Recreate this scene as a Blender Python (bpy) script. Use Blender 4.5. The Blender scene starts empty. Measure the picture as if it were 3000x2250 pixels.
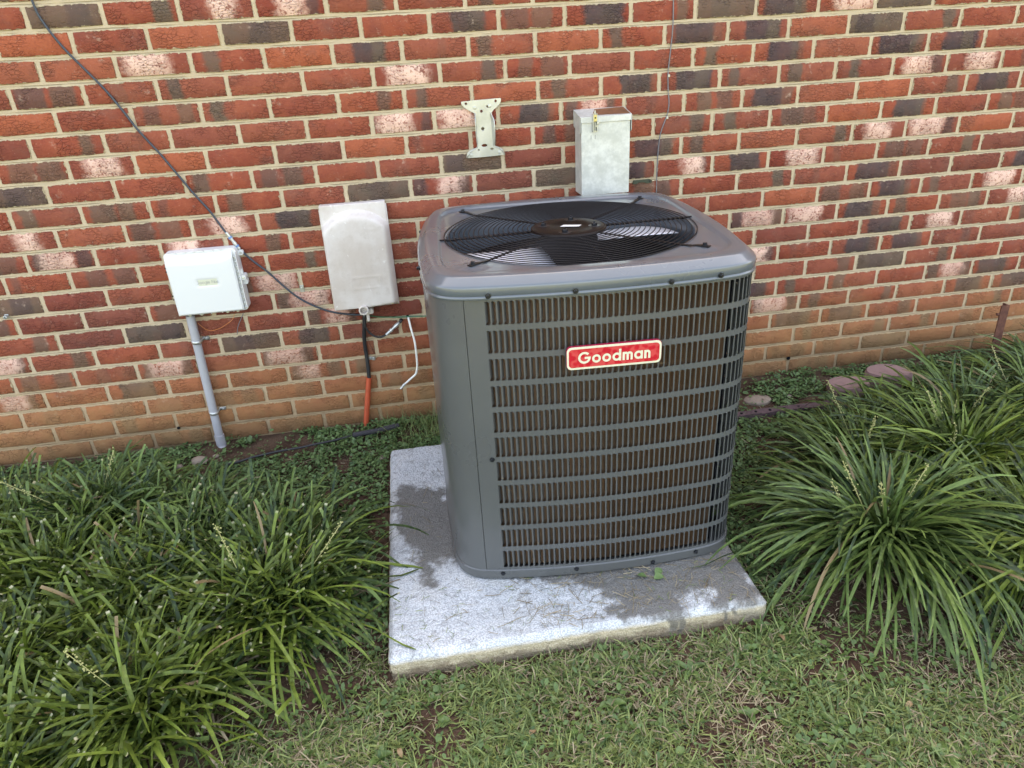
import bpy, math, random
import numpy as np
from mathutils import Vector, Matrix
random.seed(7); RS = np.random.RandomState(11)
sc = bpy.context.scene; col = sc.collection
D = bpy.data

# ------------------------------------------------------------------ camera
Z0 = 1.42
CAMP = (0.95416, -2.34012, -0.16454 + Z0); YAW, PITCH, ROLL = 0.126415, -0.457396, -0.058583; FPX = 2030.3
_fw = Vector((math.sin(YAW) * math.cos(PITCH), math.cos(YAW) * math.cos(PITCH), math.sin(PITCH)))
_r0 = Vector((math.cos(YAW), -math.sin(YAW), 0)); _u0 = _r0.cross(_fw)
_ri = math.cos(ROLL) * _r0 + math.sin(ROLL) * _u0; _up = -math.sin(ROLL) * _r0 + math.cos(ROLL) * _u0
cam_d = D.cameras.new('camera'); cam = D.objects.new('camera', cam_d); col.objects.link(cam)
cam.matrix_world = Matrix(((_ri.x, _up.x, -_fw.x, CAMP[0]), (_ri.y, _up.y, -_fw.y, CAMP[1]), (_ri.z, _up.z, -_fw.z, CAMP[2]), (0, 0, 0, 1)))
cam_d.sensor_width = 36; cam_d.lens = FPX / 3000 * 36; cam_d.clip_start = .05; cam_d.clip_end = 3000
sc.camera = cam

# ------------------------------------------------------------------ light: open shade, the sun is behind the house
SUN_EL, SUN_AZ = math.radians(43), math.radians(8)      # azimuth measured from +Y towards +X
w = D.worlds.new('World'); sc.world = w; w.use_nodes = True
nt = w.node_tree; bg = nt.nodes['Background']; sky = nt.nodes.new('ShaderNodeTexSky'); sky.sky_type = 'NISHITA'
sky.sun_disc = False; sky.sun_elevation = SUN_EL; sky.sun_rotation = SUN_AZ
sky.air_density = 0.8; sky.dust_density = 5.0; sky.ozone_density = 0.6; sky.altitude = 200
nt.links.new(sky.outputs[0], bg.inputs[0]); bg.inputs[1].default_value = 0.15
sl = D.lights.new('sun', 'SUN'); so = D.objects.new('sun', sl); col.objects.link(so)
sl.energy = 4.0; sl.angle = math.radians(0.5); sl.color = (1, .95, .87)
so.rotation_euler = Vector((math.sin(SUN_AZ) * math.cos(SUN_EL), math.cos(SUN_AZ) * math.cos(SUN_EL), math.sin(SUN_EL))).to_track_quat('Z', 'Y').to_euler()
vs = sc.view_settings; vs.view_transform = 'Standard'; vs.look = 'None'; vs.gamma = 1; vs.use_curve_mapping = False; vs.exposure = 3.42
vs.use_white_balance = True; vs.white_balance_temperature = 9200; vs.white_balance_tint = 12   # the phone's white balance for open shade

# ------------------------------------------------------------------ helpers
def at(px, py, y=None, z=None):
    d = _fw + _ri * ((px - 1500) / FPX) - _up * ((py - 1125) / FPX); C = Vector(CAMP)
    k = (y - C.y) / d.y if y is not None else (z - C.z) / d.z
    return C + d * k

def tag(o, label=None, cat=None, group=None, kind=None):
    if label: o['label'] = label
    if cat: o['category'] = cat
    if group: o['group'] = group
    if kind: o['kind'] = kind
    return o

def empty(name, loc=(0, 0, 0), rz=0):
    o = D.objects.new(name, None); col.objects.link(o); o.location = loc; o.rotation_euler = (0, 0, rz); o.empty_display_size = .05
    return o

class MB:
    """collects polygons in world (or thing-local) coordinates"""
    def __init__(s, origin=(0, 0, 0)):
        s.v = []; s.f = []; s.o = Vector(origin); s.mi = []
    def add(s, vs_, fs, mi=0):
        b = len(s.v); s.v += [tuple(v) for v in vs_]; s.f += [tuple(i + b for i in f) for f in fs]; s.mi += [mi] * len(fs); return s
    def box(s, a, b, bev=0.0, mi=0):
        x0, y0, z0 = [min(a[i], b[i]) for i in range(3)]; x1, y1, z1 = [max(a[i], b[i]) for i in range(3)]
        if bev <= 0:
            V = [(x0, y0, z0), (x1, y0, z0), (x1, y1, z0), (x0, y1, z0), (x0, y0, z1), (x1, y0, z1), (x1, y1, z1), (x0, y1, z1)]
            return s.add(V, [(0, 3, 2, 1), (4, 5, 6, 7), (0, 1, 5, 4), (1, 2, 6, 5), (2, 3, 7, 6), (3, 0, 4, 7)], mi)
        c = bev; V = []
        for X, sx in ((x0, 1), (x1, -1)):
            for Yy, sy in ((y0, 1), (y1, -1)):
                for Zz, sz in ((z0, 1), (z1, -1)):
                    V += [(X, Yy + sy * c, Zz + sz * c), (X + sx * c, Yy, Zz + sz * c), (X + sx * c, Yy + sy * c, Zz)]
        I = lambda i, j, k, a_: ((i * 2 + j) * 2 + k) * 3 + a_
        F = []
        for i in (0, 1): F.append((I(i, 0, 0, 0), I(i, 0, 1, 0), I(i, 1, 1, 0), I(i, 1, 0, 0)))
        for j in (0, 1): F.append((I(0, j, 0, 1), I(1, j, 0, 1), I(1, j, 1, 1), I(0, j, 1, 1)))
        for k in (0, 1): F.append((I(0, 0, k, 2), I(0, 1, k, 2), I(1, 1, k, 2), I(1, 0, k, 2)))
        for i in (0, 1):
            for j in (0, 1): F.append((I(i, j, 0, 0), I(i, j, 0, 1), I(i, j, 1, 1), I(i, j, 1, 0)))
        for i in (0, 1):
            for k in (0, 1): F.append((I(i, 0, k, 0), I(i, 1, k, 0), I(i, 1, k, 2), I(i, 0, k, 2)))
        for j in (0, 1):
            for k in (0, 1): F.append((I(0, j, k, 1), I(0, j, k, 2), I(1, j, k, 2), I(1, j, k, 1)))
        for i in (0, 1):
            for j in (0, 1):
                for k in (0, 1): F.append((I(i, j, k, 0), I(i, j, k, 1), I(i, j, k, 2)))
        return s.add(V, F, mi)
    def tube(s, pts, r, n=8, cap=True, mi=0, closed=False):
        P = [Vector(p) for p in pts]; N = len(P); V = []; F = []
        rr = r if hasattr(r, '__len__') else [r] * N
        up = Vector((0, 0, 1)); prev = None
        for i, p in enumerate(P):
            if closed: t = (P[(i + 1) % N] - P[i - 1])
            else: t = (P[min(i + 1, N - 1)] - P[max(i - 1, 0)])
            t.normalize()
            a = prev if prev is not None else (up if abs(t.z) < .9 else Vector((1, 0, 0)))
            b = t.cross(a).normalized(); a = b.cross(t).normalized(); prev = a
            for k in range(n):
                th = 2 * math.pi * k / n; V.append(p + (a * math.cos(th) + b * math.sin(th)) * rr[i])
        for i in range(N if closed else N - 1):
            for k in range(n):
                j = (i + 1) % N; F.append((i * n + k, i * n + (k + 1) % n, j * n + (k + 1) % n, j * n + k))
        if cap and not closed:
            F.append(tuple(range(n - 1, -1, -1))); F.append(tuple((N - 1) * n + k for k in range(n)))
        return s.add(V, F, mi)
    def lathe(s, c, axis, prof, n=16, mi=0):
        """prof: (radius, height along axis)"""
        c = Vector(c); ax = Vector(axis).normalized(); a = ax.orthogonal().normalized(); b = ax.cross(a); V = []; F = []
        for r, h in prof:
            for k in range(n):
                th = 2 * math.pi * k / n; V.append(c + ax * h + (a * math.cos(th) + b * math.sin(th)) * r)
        m = len(prof)
        for i in range(m - 1):
            for k in range(n): F.append((i * n + k, i * n + (k + 1) % n, (i + 1) * n + (k + 1) % n, (i + 1) * n + k))
        if prof[0][0] > 1e-6: F.append(tuple(range(n - 1, -1, -1)))
        if prof[-1][0] > 1e-6: F.append(tuple((m - 1) * n + k for k in range(n)))
        return s.add(V, F, mi)
    def prism(s, poly, y0, y1, mi=0):
        """polygon in (x,z) extruded from y0 to y1"""
        n = len(poly); V = [(x, y0, z) for x, z in poly] + [(x, y1, z) for x, z in poly]
        F = [tuple(range(n)), tuple(range(2 * n - 1, n - 1, -1))] + [(i, i + n, (i + 1) % n + n, (i + 1) % n) for i in range(n)]
        return s.add(V, F, mi)
    def build(s, name, mats, parent=None, smooth=False, angle=None):
        me = D.meshes.new(name); o = s.o
        me.from_pydata([(v[0] - o.x, v[1] - o.y, v[2] - o.z) for v in s.v], [], s.f)
        mats = mats if isinstance(mats, (list, tuple)) else [mats]
        for m in mats: me.materials.append(m)
        if len(mats) > 1: me.polygons.foreach_set('material_index', s.mi)
        if smooth: me.polygons.foreach_set('use_smooth', [True] * len(me.polygons))
        me.validate(); me.update()
        if angle is not None: me.set_sharp_from_angle(angle=math.radians(angle))
        ob = D.objects.new(name, me); col.objects.link(ob)
        if parent is not None: ob.parent = parent
        elif s.o.length > 0: ob.location = s.o
        return ob

def np_mesh(name, V, F4=None, F3=None, mats=(), parent=None, smooth=False, attrs=None):
    """fast mesh of quads and/or triangles"""
    me = D.meshes.new(name); V = np.asarray(V, np.float32)
    me.vertices.add(len(V)); me.vertices.foreach_set('co', V.ravel())
    loops = []; starts = []; n4 = 0 if F4 is None else len(F4); n3 = 0 if F3 is None else len(F3)
    parts = []
    if n4: parts.append(np.asarray(F4, np.int32).ravel())
    if n3: parts.append(np.asarray(F3, np.int32).ravel())
    L = np.concatenate(parts); me.loops.add(len(L)); me.loops.foreach_set('vertex_index', L)
    st = np.concatenate([np.arange(n4) * 4, n4 * 4 + np.arange(n3) * 3]).astype(np.int32)
    me.polygons.add(n4 + n3); me.polygons.foreach_set('loop_start', st)
    for m in mats: me.materials.append(m)
    if attrs:
        for k, (ty, arr) in attrs.items():
            a = me.attributes.new(k, ty, 'POINT'); a.data.foreach_set('vector' if ty == 'FLOAT_VECTOR' else 'value', np.asarray(arr, np.float32).ravel())
    me.update(calc_edges=True)
    if smooth: me.polygons.foreach_set('use_smooth', np.ones(n4 + n3, bool))
    me.validate()
    ob = D.objects.new(name, me); col.objects.link(ob)
    if parent is not None: ob.parent = parent
    return ob

def curve_plate(name, polys, y, th, mat, parent=None, origin=(0, 0, 0), bevel=0):
    """flat plate facing -Y with holes: closed (x,z) outlines; real holes are cut by the fill rule"""
    cu = D.curves.new(name, 'CURVE'); cu.dimensions = '2D'; cu.fill_mode = 'BOTH'; cu.extrude = th / 2; cu.bevel_depth = bevel; cu.bevel_resolution = 1
    for poly in polys:
        sp = cu.splines.new('POLY'); sp.points.add(len(poly) - 1); sp.use_cyclic_u = True
        for i, (x, z) in enumerate(poly): sp.points[i].co = (x, z, 0, 1)
    t = D.objects.new('tmp', cu); col.objects.link(t)
    dg = bpy.context.evaluated_depsgraph_get(); me = D.meshes.new_from_object(t.evaluated_get(dg)); D.objects.remove(t); D.curves.remove(cu)
    me.transform(Matrix.Translation((0, y - th / 2, 0)) @ Matrix.Rotation(math.pi / 2, 4, 'X')); me.transform(Matrix.Translation(-Vector(origin)))
    me.name = name; me.materials.clear(); me.materials.append(mat)
    o = D.objects.new(name, me); col.objects.link(o)
    if parent is not None: o.parent = parent
    return o

def circ(x, z, r, n=14, sx=1.0):
    return [(x + r * sx * math.cos(2 * math.pi * k / n), z + r * math.sin(2 * math.pi * k / n)) for k in range(n)]

def rrect(x0, x1, z0, z1, r, n=5):
    P = []
    for cx, cz, a0 in ((x1 - r, z1 - r, 0), (x0 + r, z1 - r, 90), (x0 + r, z0 + r, 180), (x1 - r, z0 + r, 270)):
        for k in range(n + 1):
            a = math.radians(a0 + 90 * k / n); P.append((cx + r * math.cos(a), cz + r * math.sin(a)))
    return P

def vnoise(x, y, scale, seed=0):
    """smooth value noise -1..1"""
    r = np.random.RandomState(seed).rand(256, 256); x = np.asarray(x) * scale + 100; y = np.asarray(y) * scale + 100
    xi = np.floor(x).astype(int); yi = np.floor(y).astype(int); fx = x - xi; fy = y - yi
    fx = fx * fx * (3 - 2 * fx); fy = fy * fy * (3 - 2 * fy); g = lambda a, b: r[a % 256, b % 256]
    return ((g(xi, yi) * (1 - fx) + g(xi + 1, yi) * fx) * (1 - fy) + (g(xi, yi + 1) * (1 - fx) + g(xi + 1, yi + 1) * fx) * fy) * 2 - 1

# ------------------------------------------------------------------ node materials
class NM:
    def __init__(s, name, rough=.6, metal=0.0, spec=.5):
        s.m = D.materials.new(name); s.m.use_nodes = True; s.t = s.m.node_tree; s.b = s.t.nodes['Principled BSDF']
        s.b.inputs['Roughness'].default_value = rough; s.b.inputs['Metallic'].default_value = metal
        s.b.inputs['Specular IOR Level'].default_value = spec
    def n(s, ty, **k):
        nd = s.t.nodes.new('ShaderNode' + ty)
        for a, v in k.items(): setattr(nd, a, v)
        return nd
    def l(s, a, b): s.t.links.new(a, b); return s
    def put(s, sock, v):
        if hasattr(v, 'is_output') or hasattr(v, 'links'): s.t.links.new(v, sock)
        else: sock.default_value = v
    def math(s, op, a, b=0.0, c=None, clamp=False):
        nd = s.n('Math', operation=op, use_clamp=clamp); s.put(nd.inputs[0], a); s.put(nd.inputs[1], b)
        if c is not None: s.put(nd.inputs[2], c)
        return nd.outputs[0]
    def vmath(s, op, a, b=(0, 0, 0)):
        nd = s.n('VectorMath', operation=op); s.put(nd.inputs[0], a)
        if op == 'SCALE': s.put(nd.inputs[3], b)
        else: s.put(nd.inputs[1], b)
        return nd.outputs[0]
    def mix(s, f, a, b, blend='MIX'):
        nd = s.n('Mix', data_type='RGBA', blend_type=blend); s.put(nd.inputs[0], f)
        for sk, v in ((nd.inputs[6], a), (nd.inputs[7], b)):
            s.put(sk, (*v, 1) if isinstance(v, tuple) and len(v) == 3 else v)
        return nd.outputs[2]
    def noise(s, vec, scale, detail=3, rough=.55, dist=0.0, out=0):
        nd = s.n('TexNoise'); s.put(nd.inputs['Vector'], vec); nd.inputs['Scale'].default_value = scale; nd.inputs['Detail'].default_value = detail
        nd.inputs['Roughness'].default_value = rough; nd.inputs['Distortion'].default_value = dist; return nd.outputs[out]
    def voro(s, vec, scale, feature='F1', out=0, rnd=1.0):
        nd = s.n('TexVoronoi', feature=feature); s.put(nd.inputs['Vector'], vec); nd.inputs['Scale'].default_value = scale
        nd.inputs['Randomness'].default_value = rnd; return nd.outputs[out]
    def ss(s, v, lo, hi):
        nd = s.n('MapRange', interpolation_type='SMOOTHSTEP'); s.put(nd.inputs[0], v); nd.inputs[1].default_value = lo; nd.inputs[2].default_value = hi
        return nd.outputs[0]
    def sep(s, v):
        nd = s.n('SeparateXYZ'); s.put(nd.inputs[0], v); return nd.outputs
    def pos(s): return s.n('NewGeometry').outputs['Position']
    def obj(s): return s.n('TexCoord').outputs['Object']
    def attr(s, name, ty='GEOMETRY', out='Fac'):
        return s.n('Attribute', attribute_name=name, attribute_type=ty).outputs[out]
    def bump(s, h, strength=.5, dist=.002):
        nd = s.n('Bump'); nd.inputs['Strength'].default_value = strength; nd.inputs['Distance'].default_value = dist; s.put(nd.inputs['Height'], h)
        s.t.links.new(nd.outputs[0], s.b.inputs['Normal']); return s
    def col(s, c): s.put(s.b.inputs['Base Color'], (*c, 1) if isinstance(c, tuple) and len(c) == 3 else c); return s
    def rough(s, v): s.put(s.b.inputs['Roughness'], v); return s

def wallstain(N, base, P, amt=1.0):
    """clay splashed up the foot of the wall"""
    x, y, z = N.sep(P); n1 = N.noise(P, 3.0, 4, .6); n2 = N.noise(P, 22, 3, .6)
    zz = N.math('ADD', z, N.math('MULTIPLY', N.math('SUBTRACT', n1, .5), .28))
    m = N.ss(zz, .42, .06); m = N.math('MULTIPLY', m, N.math('ADD', .45, N.math('MULTIPLY', n2, .6)), clamp=True)
    m = N.math('MULTIPLY', m, .82 * amt)
    c = N.mix(m, base, (.36, .19, .075))
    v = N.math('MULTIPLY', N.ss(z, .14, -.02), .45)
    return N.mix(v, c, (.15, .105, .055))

def brick_material(name, stuff):
    N = NM(name, .88, spec=.25); ty = 'GEOMETRY' if stuff else 'OBJECT'
    if stuff:
        L = N.attr('local', 'GEOMETRY', 'Vector'); rnd = N.attr('seed', ty)
    else:
        L = N.obj(); rnd = N.n('ObjectInfo').outputs['Random']
    S = N.vmath('ADD', L, N.vmath('SCALE', (31.0, 17.0, 57.0), rnd)); P = N.pos()
    x, y, z = N.sep(L)
    nA = N.noise(S, 22, 4, .6); nB = N.noise(S, 160, 3, .6); nC = N.noise(S, 60, 3, .6, 1.0)
    tone = N.attr('tone', ty)
    base = N.mix(N.math('ADD', tone, N.math('MULTIPLY', N.math('SUBTRACT', nA, .5), 1.3), clamp=True), (.225, .043, .026), (.370, .092, .043))
    base = N.mix(N.math('MULTIPLY', N.math('FRACT', N.math('MULTIPLY', rnd, 7.3)), .5), base, (.235, .080, .052))
    base = N.mix(N.math('MULTIPLY', N.ss(N.noise(S, 9, 4, .65), .5, .72), .45), base, (.16, .075, .055))
    base = N.mix(N.math('MULTIPLY', N.ss(nB, .45, .75), .35), base, (.17, .036, .024))
    base = N.mix(N.math('MULTIPLY', N.ss(nC, .5, .8), .25), base, (.42, .14, .07))
    # flashed dark bands across the brick
    wob = N.math('MULTIPLY', N.math('SUBTRACT', N.noise(S, 17, 5, .7), .5), .045)
    for k in ('a', 'b'):
        dx = N.math('ABSOLUTE', N.math('ADD', N.math('SUBTRACT', x, N.attr('band_' + k, ty)), wob))
        m = N.math('SUBTRACT', dx, N.attr('width_' + k, ty)); m = N.ss(m, .009, -.006)
        m = N.math('MULTIPLY', m, N.attr('strength_' + k, ty)); m = N.math('MULTIPLY', m, N.math('ADD', .75, N.math('MULTIPLY', nA, .5)), clamp=True)
        dk = N.mix(N.attr('hue_' + k, ty), (.125, .092, .062), (.048, .033, .040))
        dk = N.mix(N.math('MULTIPLY', nC, .45), dk, (.15, .085, .06))
        base = N.mix(m, base, dk)
    # pale slurry patch
    dx = N.math('ABSOLUTE', N.math('ADD', N.math('SUBTRACT', x, N.attr('pale_pos', ty)), N.math('MULTIPLY', wob, 1.9)))
    pm = N.ss(N.math('SUBTRACT', dx, N.attr('pale_width', ty)), .022, -.016)
    sp = N.ss(N.math('ADD', N.math('MULTIPLY', nB, .8), N.math('MULTIPLY', nC, .5)), .52, .64)
    pm = N.math('MULTIPLY', pm, N.math('ADD', N.math('MULTIPLY', sp, .68), N.math('MULTIPLY', N.ss(nA, .3, .6), .28))); pm = N.math('MULTIPLY', pm, N.attr('pale', ty))
    base = N.mix(pm, base, (.72, .46, .36))
    # white flecks
    fl = N.ss(N.noise(S, 330, 1, .5), .73, .8)
    base = N.mix(N.math('MULTIPLY', fl, .55), base, (.6, .5, .4))
    hz = N.ss(N.noise(S, 30, 5, .7), .60, .74); base = N.mix(N.math('MULTIPLY', N.math('MULTIPLY', hz, sp), .35), base, (.60, .44, .33))
    # mortar smeared over the arris
    e1 = N.math('SUBTRACT', .0967, N.math('ABSOLUTE', x)); e2 = N.math('SUBTRACT', .0287, N.math('ABSOLUTE', z))
    e = N.math('MINIMUM', e1, e2)
    e = N.math('ADD', e, N.math('MULTIPLY', N.math('SUBTRACT', N.noise(S, 62, 5, .75), .5), .022))
    sm = N.ss(e, .0022, .0008)
    base = N.mix(N.math('MULTIPLY', sm, .95), base, (.50, .405, .26))
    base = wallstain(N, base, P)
    N.col(base)
    # torn bark-like face
    W = N.vmath('ADD', N.vmath('MULTIPLY', S, (1.0, 1.0, 1.9)), N.vmath('SCALE', N.noise(S, 38, 3, .6, out=1), .022))
    cr = N.voro(W, 62, 'DISTANCE_TO_EDGE'); crk = N.math('MULTIPLY', N.ss(cr, .10, .0), N.ss(N.noise(S, 17, 2, .5), .42, .62))
    lump = N.noise(W, 70, 4, .65)
    h = N.math('SUBTRACT', N.math('ADD', N.math('MULTIPLY', lump, .9), N.math('MULTIPLY', nB, .5)), N.math('MULTIPLY', crk, 1.1))
    h = N.math('ADD', h, N.math('MULTIPLY', sm, .7))
    N.bump(h, .85, .0028)
    return N.m
N_PW = .048

def simple(name, c, rough=.6, metal=0.0, spec=.5, var=.0, vs_=40, bump=0.0, bs=200):
    N = NM(name, rough, metal, spec)
    if var or bump: P = N.obj()
    if var: N.col(N.mix(N.math('MULTIPLY', N.ss(N.noise(P, vs_, 4, .6), .35, .7), var), c, tuple(max(0, q * .45) for q in c)))
    else: N.col(c)
    if bump: N.bump(N.noise(P, bs, 3, .6), bump, .001)
    return N.m

M = {}
M['brick'] = brick_material('brick face', False); M['brick_far'] = brick_material('brick face joined', True)
N = NM('mortar', .95, spec=.15); P = N.pos(); a = N.noise(P, 9, 4, .6); b_ = N.noise(P, 420, 3, .7); c_ = N.noise(P, 60, 4, .6)
cc = N.mix(a, (.46, .355, .235), (.59, .475, .335)); cc = N.mix(N.math('MULTIPLY', N.ss(b_, .5, .75), .45), cc, (.30, .235, .15))
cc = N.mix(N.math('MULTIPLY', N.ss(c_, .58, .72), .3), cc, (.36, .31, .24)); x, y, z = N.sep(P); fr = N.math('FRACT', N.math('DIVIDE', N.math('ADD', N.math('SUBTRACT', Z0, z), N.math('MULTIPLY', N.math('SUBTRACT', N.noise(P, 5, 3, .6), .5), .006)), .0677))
ln = N.math('ABSOLUTE', N.math('SUBTRACT', fr, .035)); tl = N.math('MULTIPLY', N.ss(ln, .03, .006), N.ss(a, .35, .6)); cc = N.mix(N.math('MULTIPLY', tl, .5), cc, (.27, .21, .13))  # tooled groove's shade painted into the bed joint colour as a dark line
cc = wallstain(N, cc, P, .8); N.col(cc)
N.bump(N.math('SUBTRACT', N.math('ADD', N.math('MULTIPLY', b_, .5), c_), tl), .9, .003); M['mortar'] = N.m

# painted steel of the unit
def paint(name, c, rough=.25, spots=True, coat=.3):
    N = NM(name, rough, 0, .5); P = N.obj(); d = N.noise(P, 6, 4, .6); f = N.noise(P, 700, 2, .5)
    cc = N.mix(N.math('MULTIPLY', N.ss(d, .4, .75), .25), c, tuple(q * 1.35 for q in c))
    sp = N.ss(N.voro(P, 120), .035, .02); sp = N.math('MULTIPLY', sp, N.ss(N.noise(P, 30, 2, .5), .55, .6))
    if spots: cc = N.mix(N.math('MULTIPLY', sp, .7), cc, (.45, .43, .38))
    N.b.inputs['Coat Weight'].default_value = coat; N.b.inputs['Coat Roughness'].default_value = .12 if coat > .5 else .06
    N.col(cc); N.rough(N.math('ADD', rough - .05, N.math('MULTIPLY', d, .14))); N.bump(N.math('ADD', N.math('MULTIPLY', N.noise(P, 14, 2, .5), 1.0), N.math('MULTIPLY', f, .02)), .12, .002)
    return N.m
M['steel'] = paint('grey enamel', (.084, .088, .087), .27)
M['lid'] = paint('grey enamel lid', (.088, .104, .118), .27, False, .7)
M['black_wire'] = simple('black coated wire', (.008, .006, .006), .42, spec=.3)
M['dark'] = simple('dark interior', (.005, .005, .007), .8, spec=.1)
M['hub'] = simple('brown black plate', (.010, .007, .006), .4, var=.4, spec=.15)
M['silver'] = simple('bare aluminium blade', (.82, .83, .86), .35, .25)
M['screw'] = simple('black screw', (.02, .022, .026), .3, .5)
M['sticker'] = simple('white sticker', (.8, .8, .78), .4)
N = NM('copper brown coil', .5, .35); P = N.obj(); x, y, z = N.sep(P)
st = N.math('ABSOLUTE', N.math('SUBTRACT', N.math('FRACT', N.math('MULTIPLY', z, 420)), .5)); big = N.noise(P, 4, 3, .6)
vv = N.math('ABSOLUTE', N.math('SUBTRACT', N.math('FRACT', N.math('MULTIPLY', x, 300)), .5))
cc = N.mix(N.ss(st, .1, .38), (.21, .108, .050), (.085, .044, .022)); cc = N.mix(N.math('MULTIPLY', N.ss(big, .42, .7), .5), cc, (.12, .075, .045))
cc = N.mix(N.math('MULTIPLY', N.ss(N.noise(N.vmath('MULTIPLY', P, (60, 60, 2.0)), 1.0, 3, .6), .45, .7), .55), cc, (.06, .036, .022)); cc = N.mix(N.math('MULTIPLY', vv, .15), cc, (.08, .05, .03))
N.col(cc); N.bump(st, .5, .002); M['coil'] = N.m
M['red'] = (lambda N: (N.col(N.mix(N.ss(N.voro(N.obj(), 90, 'SMOOTH_F1'), .3, .5), (.50, .014, .026), (.58, .06, .06))), N.bump(N.voro(N.obj(), 60), .4, .002), N.m)[-1])(NM('crazed red foil', .16))
M['red_edge'] = simple('red plastic', (.36, .012, .05), .25)
M['cream'] = simple('cream enamel', (.66, .64, .48), .3, var=.18, vs_=150)
M['white_plastic'] = simple('white plastic', (.66, .665, .64), .42)
M['label_plastic'] = simple('ivory label', (.60, .60, .46), .35)
M['grey_ink'] = simple('grey ink', (.22, .22, .22), .6)
N = NM('weathered beige plastic', .62, spec=.35); P = N.obj(); x, y, z = N.sep(P)
d1 = N.noise(P, 7, 5, .65); d2 = N.noise(P, 45, 4, .7); cc = N.mix(N.ss(d1, .35, .68), (.52, .45, .395), (.62, .57, .53))
cc = N.mix(N.math('MULTIPLY', N.ss(d2, .52, .7), .25), cc, (.40, .34, .28))
sc1 = N.ss(N.noise(N.vmath('ADD', P, (3.1, 0, 1.7)), 13, 3, .9, 1.5), .645, .665); cc = N.mix(N.math('MULTIPLY', sc1, .55), cc, (.75, .73, .70))
N.col(cc); N.bump(d2, .15, .001); M['beige'] = N.m
M['galv'] = (lambda N: (N.col(N.mix(N.ss(N.noise(N.obj(), 28, 5, .7), .35, .7), (.47, .475, .43), (.63, .63, .58))), N.rough(N.math('ADD', .35, N.math('MULTIPLY', N.noise(N.obj(), 30, 3, .6), .3))), N.bump(N.noise(N.obj(), 90, 3, .6), .1, .001), N.m)[-1])(NM('galvanised steel', .45, .25))
M['zinc'] = simple('zinc plated', (.52, .53, .50), .32, .6, var=.3, vs_=60)
M['plated'] = (lambda N: (N.col(N.mix(N.ss(N.noise(N.obj(), 12, 4, .6), .35, .7), (.42, .42, .38), (.56, .56, .53))), N.bump(N.noise(N.obj(), 40, 2, .6), .1, .001), N.m)[-1])(NM('satin bracket steel', .36, .55))
M['brass'] = simple('yellow zinc', (.55, .47, .22), .3, .6)
M['rust'] = (lambda N: (N.col(N.mix(N.ss(N.noise(N.obj(), 40, 5, .7), .35, .7), (.085, .028, .018), (.16, .06, .035))), N.bump(N.noise(N.obj(), 150, 4, .7), .5, .001), N.m)[-1])(NM('rusted steel', .85))
M['rust_top'] = simple('rust stained sheet', (.22, .085, .035), .7, var=.7, vs_=35)
M['black_rubber'] = simple('black cable jacket', (.018, .019, .021), .45, bump=.1)
M['blue_black'] = simple('faded black jacket', (.035, .045, .06), .5)
M['grey_wire'] = simple('grey wire', (.16, .16, .17), .5)
M['orange_pipe'] = simple('faded orange duct', (.52, .085, .035), .5, var=.25, vs_=60)
M['white_cable'] = simple('white cable jacket', (.74, .73, .68), .45)
M['green_wire'] = simple('green wire', (.02, .16, .08), .4)
M['orange_wire'] = simple('orange fibre', (.75, .25, .07), .5)
M['pvc'] = simple('grey pvc', (.37, .37, .385), .45, var=.12, vs_=30)
M['foam'] = simple('pipe insulation foam', (.035, .033, .036), .9, bump=.5, bs=300)
M['moss'] = simple('dark green painted strap', (.035, .045, .025), .6)
M['stone_red'] = simple('reddish stone', (.30, .185, .165), .9, var=.3, vs_=30, bump=.4)
M['timber'] = simple('purple grey edging', (.11, .066, .068), .9, var=.5, vs_=50, bump=.4)
M['pebble'] = simple('pebble', (.29, .225, .17), .85, var=.35, vs_=60, bump=.3)

# concrete pad
N = NM('pebbled concrete', .85, spec=.25); P = N.pos(); x, y, z = N.sep(P); st = N.attr('stain'); sd = N.attr('side')
v1 = N.voro(P, 260, 'F1'); n1 = N.noise(P, 14, 5, .65); n2 = N.noise(P, 300, 3, .7)
cc = N.mix(N.ss(n1, .3, .7), (.50, .53, .54), (.63, .66, .67)); cc = N.mix(N.math('MULTIPLY', N.ss(v1, .42, .7), .6), cc, (.26, .28, .29))
sc_ = N.mix(N.ss(n2, .35, .7), (.55, .47, .33), (.36, .29, .175)); sc_ = N.mix(N.math('MULTIPLY', N.ss(N.noise(N.vmath('MULTIPLY', P, (1, 1, .3)), 26, 4, .6), .5, .75), .6), sc_, (.24, .20, .14))
sp_ = N.math('MULTIPLY', N.ss(N.math('ADD', z, N.math('MULTIPLY', N.math('SUBTRACT', N.noise(P, 35, 4, .7), .5), .06)), -.004, -.030), .75); sc_ = N.mix(sp_, sc_, (.15, .10, .065)); cc = N.mix(sd, cc, sc_); dk = N.mix(N.ss(n2, .3, .7), (.070, .066, .056), (.165, .155, .135)); cc = N.mix(N.math('MULTIPLY', N.ss(N.noise(P, 7, 5, .7), .48, .72), .38), cc, (.30, .28, .22)); cc = N.mix(N.math('MULTIPLY', st, .88), cc, dk)
N.col(cc); N.bump(N.math('SUBTRACT', N.math('MULTIPLY', n2, .4), v1), .7, .003); M['concrete'] = N.m

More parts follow.
